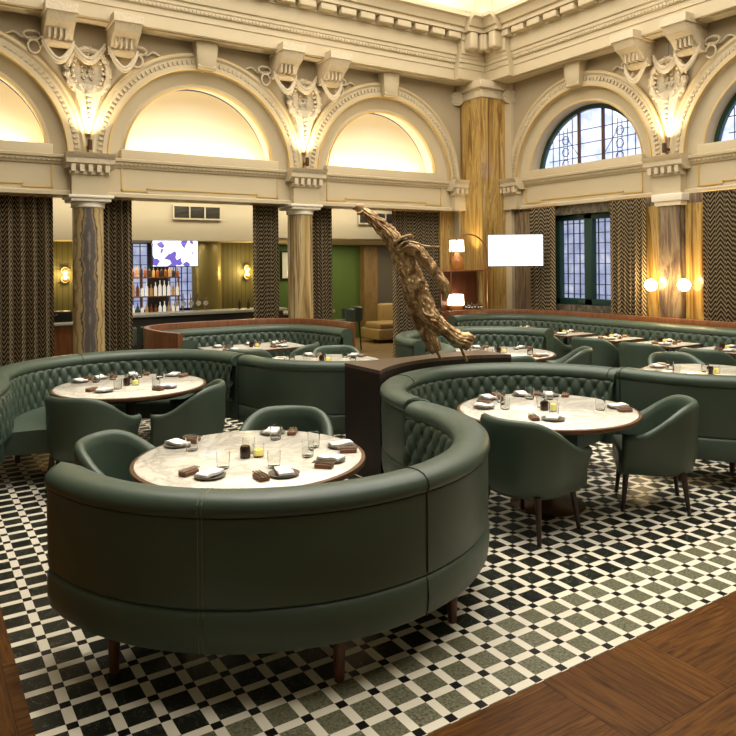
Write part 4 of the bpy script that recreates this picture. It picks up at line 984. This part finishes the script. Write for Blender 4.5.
# sofa
t = thing('tan_sofa', 'tan leather lounge sofa glimpsed left of the curtain behind the statue', 'sofa', (9.3, 13.0, 0))
bm = new(); box(bm, (0, 0, .20), (1.7, .75, .24), bev=.04); link('base', bm, 'sofa', t)
bm = new(); box(bm, (0, -.05, .38), (1.6, .62, .14), bev=.05); link('seat_cushion', bm, 'sofa', t)
bm = new(); box(bm, (.2, .30, .58), (1.2, .16, .5), bev=.05); link('backrest', bm, 'sofa', t)
for sx in (-1, 1): bm = new(); box(bm, (sx*.8, -.15, .06), (.05, .05, .1)); link('leg', bm, 'darkleg', t)
# shelf unit with lamps beside the pilaster
bm = new(); bx(bm, 8.02, 8.40, 9.97, 10.02, 0, 2.66); struct('wall_onyx', bm, 'onyx', smooth=False)
CX, CY = 7.92, 9.20
t = thing('display_cabinet', 'wooden display cabinet with arched copper frame left of the pilaster', 'cabinet', (CX, CY, 0))
bm = new(); box(bm, (0, 0, .46), (.84, .30, .90), bev=.01); link('base_cabinet', bm, 'walnut', t)
bm = new(); box(bm, (0, .0, 1.60), (.86, .28, .022)); link('shelf', bm, 'copper', t)
bm = new(); box(bm, (-.02, .13, 1.26), (.80, .02, .66)); link('lower_panel', bm, 'legwood', t)
bm = new(); tube(bm, [(-.40, -.12, .91), (-.40, -.12, 1.85)]+[(-.40*math.cos(a_), -.12, 1.85+.36*math.sin(a_)) for a_ in [PI*i/12 for i in range(13)]]+[(.40, -.12, .91)], .011, 8); link('arched_frame', bm, 'copper', t)
def lamp(x, z, lab, w, h, s0):
    t = thing('table_lamp', lab, 'lamp', (x, CY, z))
    if s0 > .1: bm = new(); lathe(bm, [(0, 0), (.05, 0), (.11, .05), (.125, .13), (.10, .2), (.05, .25), (.045, .28), (.012, .29), (.012, s0+.03), (0, s0+.03)], 28); link('amber_body', bm, 'amber', t)
    else: bm = new(); lathe(bm, [(0, 0), (.05, 0), (.015, .015), (.012, s0+.03), (0, s0+.03)], 16); link('stem', bm, 'brass', t)
    bm = new(); lathe(bm, [(w*.48, s0), (w*.5, s0+.01), (w*.46, s0+h), (w*.44, s0+h)], 24); link('shade', bm, 'lampshade', t)
    l = bpy.data.lights.new('lamp_light', 'POINT'); l.energy = 9; l.color = (1, .75, .40); l.shadow_soft_size = .06; o = bpy.data.objects.new('lamp_light', l); C.objects.link(o); o.location = (x, CY, z+s0+h*.5)
lamp(CX-.17, 1.612, 'lit lamp with round amber body on the upper cabinet shelf', .25, .19, .31); lamp(CX-.20, .912, 'lit wide shaded lamp on the lower level of the cabinet', .28, .18, .11)
for i in range(8):
    bm = new(); lathe(bm, [(0, 0), (.022, 0), (.004, .01), (.004, .06), (.03, .08), (.032, .13), (.026, .15), (.024, .15), (.028, .1), (0, .07)], 12); o = link('wine_glass', bm, 'glass', loc=(CX+.02+.07*(i % 5)+.02*(i//5), CY-.08+.10*(i//5), .912)); tag(o, 'stemmed wine glass in the cluster on the lower cabinet shelf', 'glass', 'wine glasses on the cabinet')
t = thing('dark_bottle_tray', 'dark low tray of black bottles below the lowered bronze sleeve', 'tray', (7.28, 9.30, 0))
bm = new(); box(bm, (0, 0, .42), (.34, .3, .84), bev=.01); link('stand', bm, 'walnut', t); bm = new(); box(bm, (0, 0, .86), (.36, .28, .03), bev=.005); link('tray', bm, 'dark', t)
for i in range(6): bm = new(); lathe(bm, [(0, 0), (.035, 0), (.035, .07), (.012, .1), (.012, .13), (0, .13)], 10); link('bottle', bm, 'dark', t, loc=(-.11+.11*(i % 3), -.06+.12*(i//3), .875))

# ------------------------------------------------------------------ lights
def area(name, loc, sx, sy, e, col, rot=(0, 0, 0)):
    l = bpy.data.lights.new(name, 'AREA'); l.shape = 'RECTANGLE'; l.size = sx; l.size_y = sy; l.energy = e; l.color = col
    o = bpy.data.objects.new(name, l); C.objects.link(o); o.location = loc; o.rotation_euler = rot; return o
area('bar_ceiling_light', (3.6, 12.3, 2.12), 1.6, .3, 14, (1, .85, .6)); area('bar_ceiling_light', (5.3, 12.2, 2.12), .8, .3, 6, (1, .8, .5))
area('lounge_ceiling_light', (7.4, 13.2, 2.14), 2.2, .8, 16, (1, .85, .55)); area('lounge_ceiling_light', (9.3, 12.6, 2.14), 1.2, .8, 16, (1, .8, .5))
area('side_ceiling_light', (1.6, 12.0, 2.12), 1., .6, 5, (1, .8, .5)); area('arcade_light', (4, 10.5, 2.84), 7., .25, 34, (1, .90, .70))
for (x, y) in ((8.1, 8.9), (8.35, 9.1)): pass
l = bpy.data.lights.new('pilaster_light', 'SPOT'); l.energy = 35; l.color = (1, .78, .42); l.spot_size = .9; l.spot_blend = .9; l.shadow_soft_size = .05; o = bpy.data.objects.new('pilaster_light', l); C.objects.link(o); o.location = (8.12, 9.30, 1.75); o.rotation_euler = (Vector((8.45, 9.5, 2.6))-o.location).to_track_quat('-Z', 'Y').to_euler()
for c_ in (TA, TB, TD, TE, TF, TC, TWC, (7.6, 7.2), (7.6, 5.2)):
    l = bpy.data.lights.new('added_table_spot', 'SPOT'); l.energy = 420; l.color = (1, .90, .72); l.spot_size = .50; l.spot_blend = .8; l.shadow_soft_size = .12  # added spots without fixtures, brighten the tables and bench
    o = bpy.data.objects.new('added_table_spot', l); C.objects.link(o); o.location = (c_[0]+.2, c_[1]+.5, 6.7); o.rotation_euler = (Vector((c_[0], c_[1], .7))-o.location).to_track_quat('-Z', 'Y').to_euler()
w = bpy.data.worlds.new('world'); bpy.context.scene.world = w; w.use_nodes = True; w.node_tree.nodes['Background'].inputs[0].default_value = (.6, .7, 1, 1); w.node_tree.nodes['Background'].inputs[1].default_value = .1
vs = bpy.context.scene.view_settings; vs.view_transform = 'Standard'; vs.look = 'None'; vs.exposure = .45; vs.gamma = 1.; vs.use_curve_mapping = False
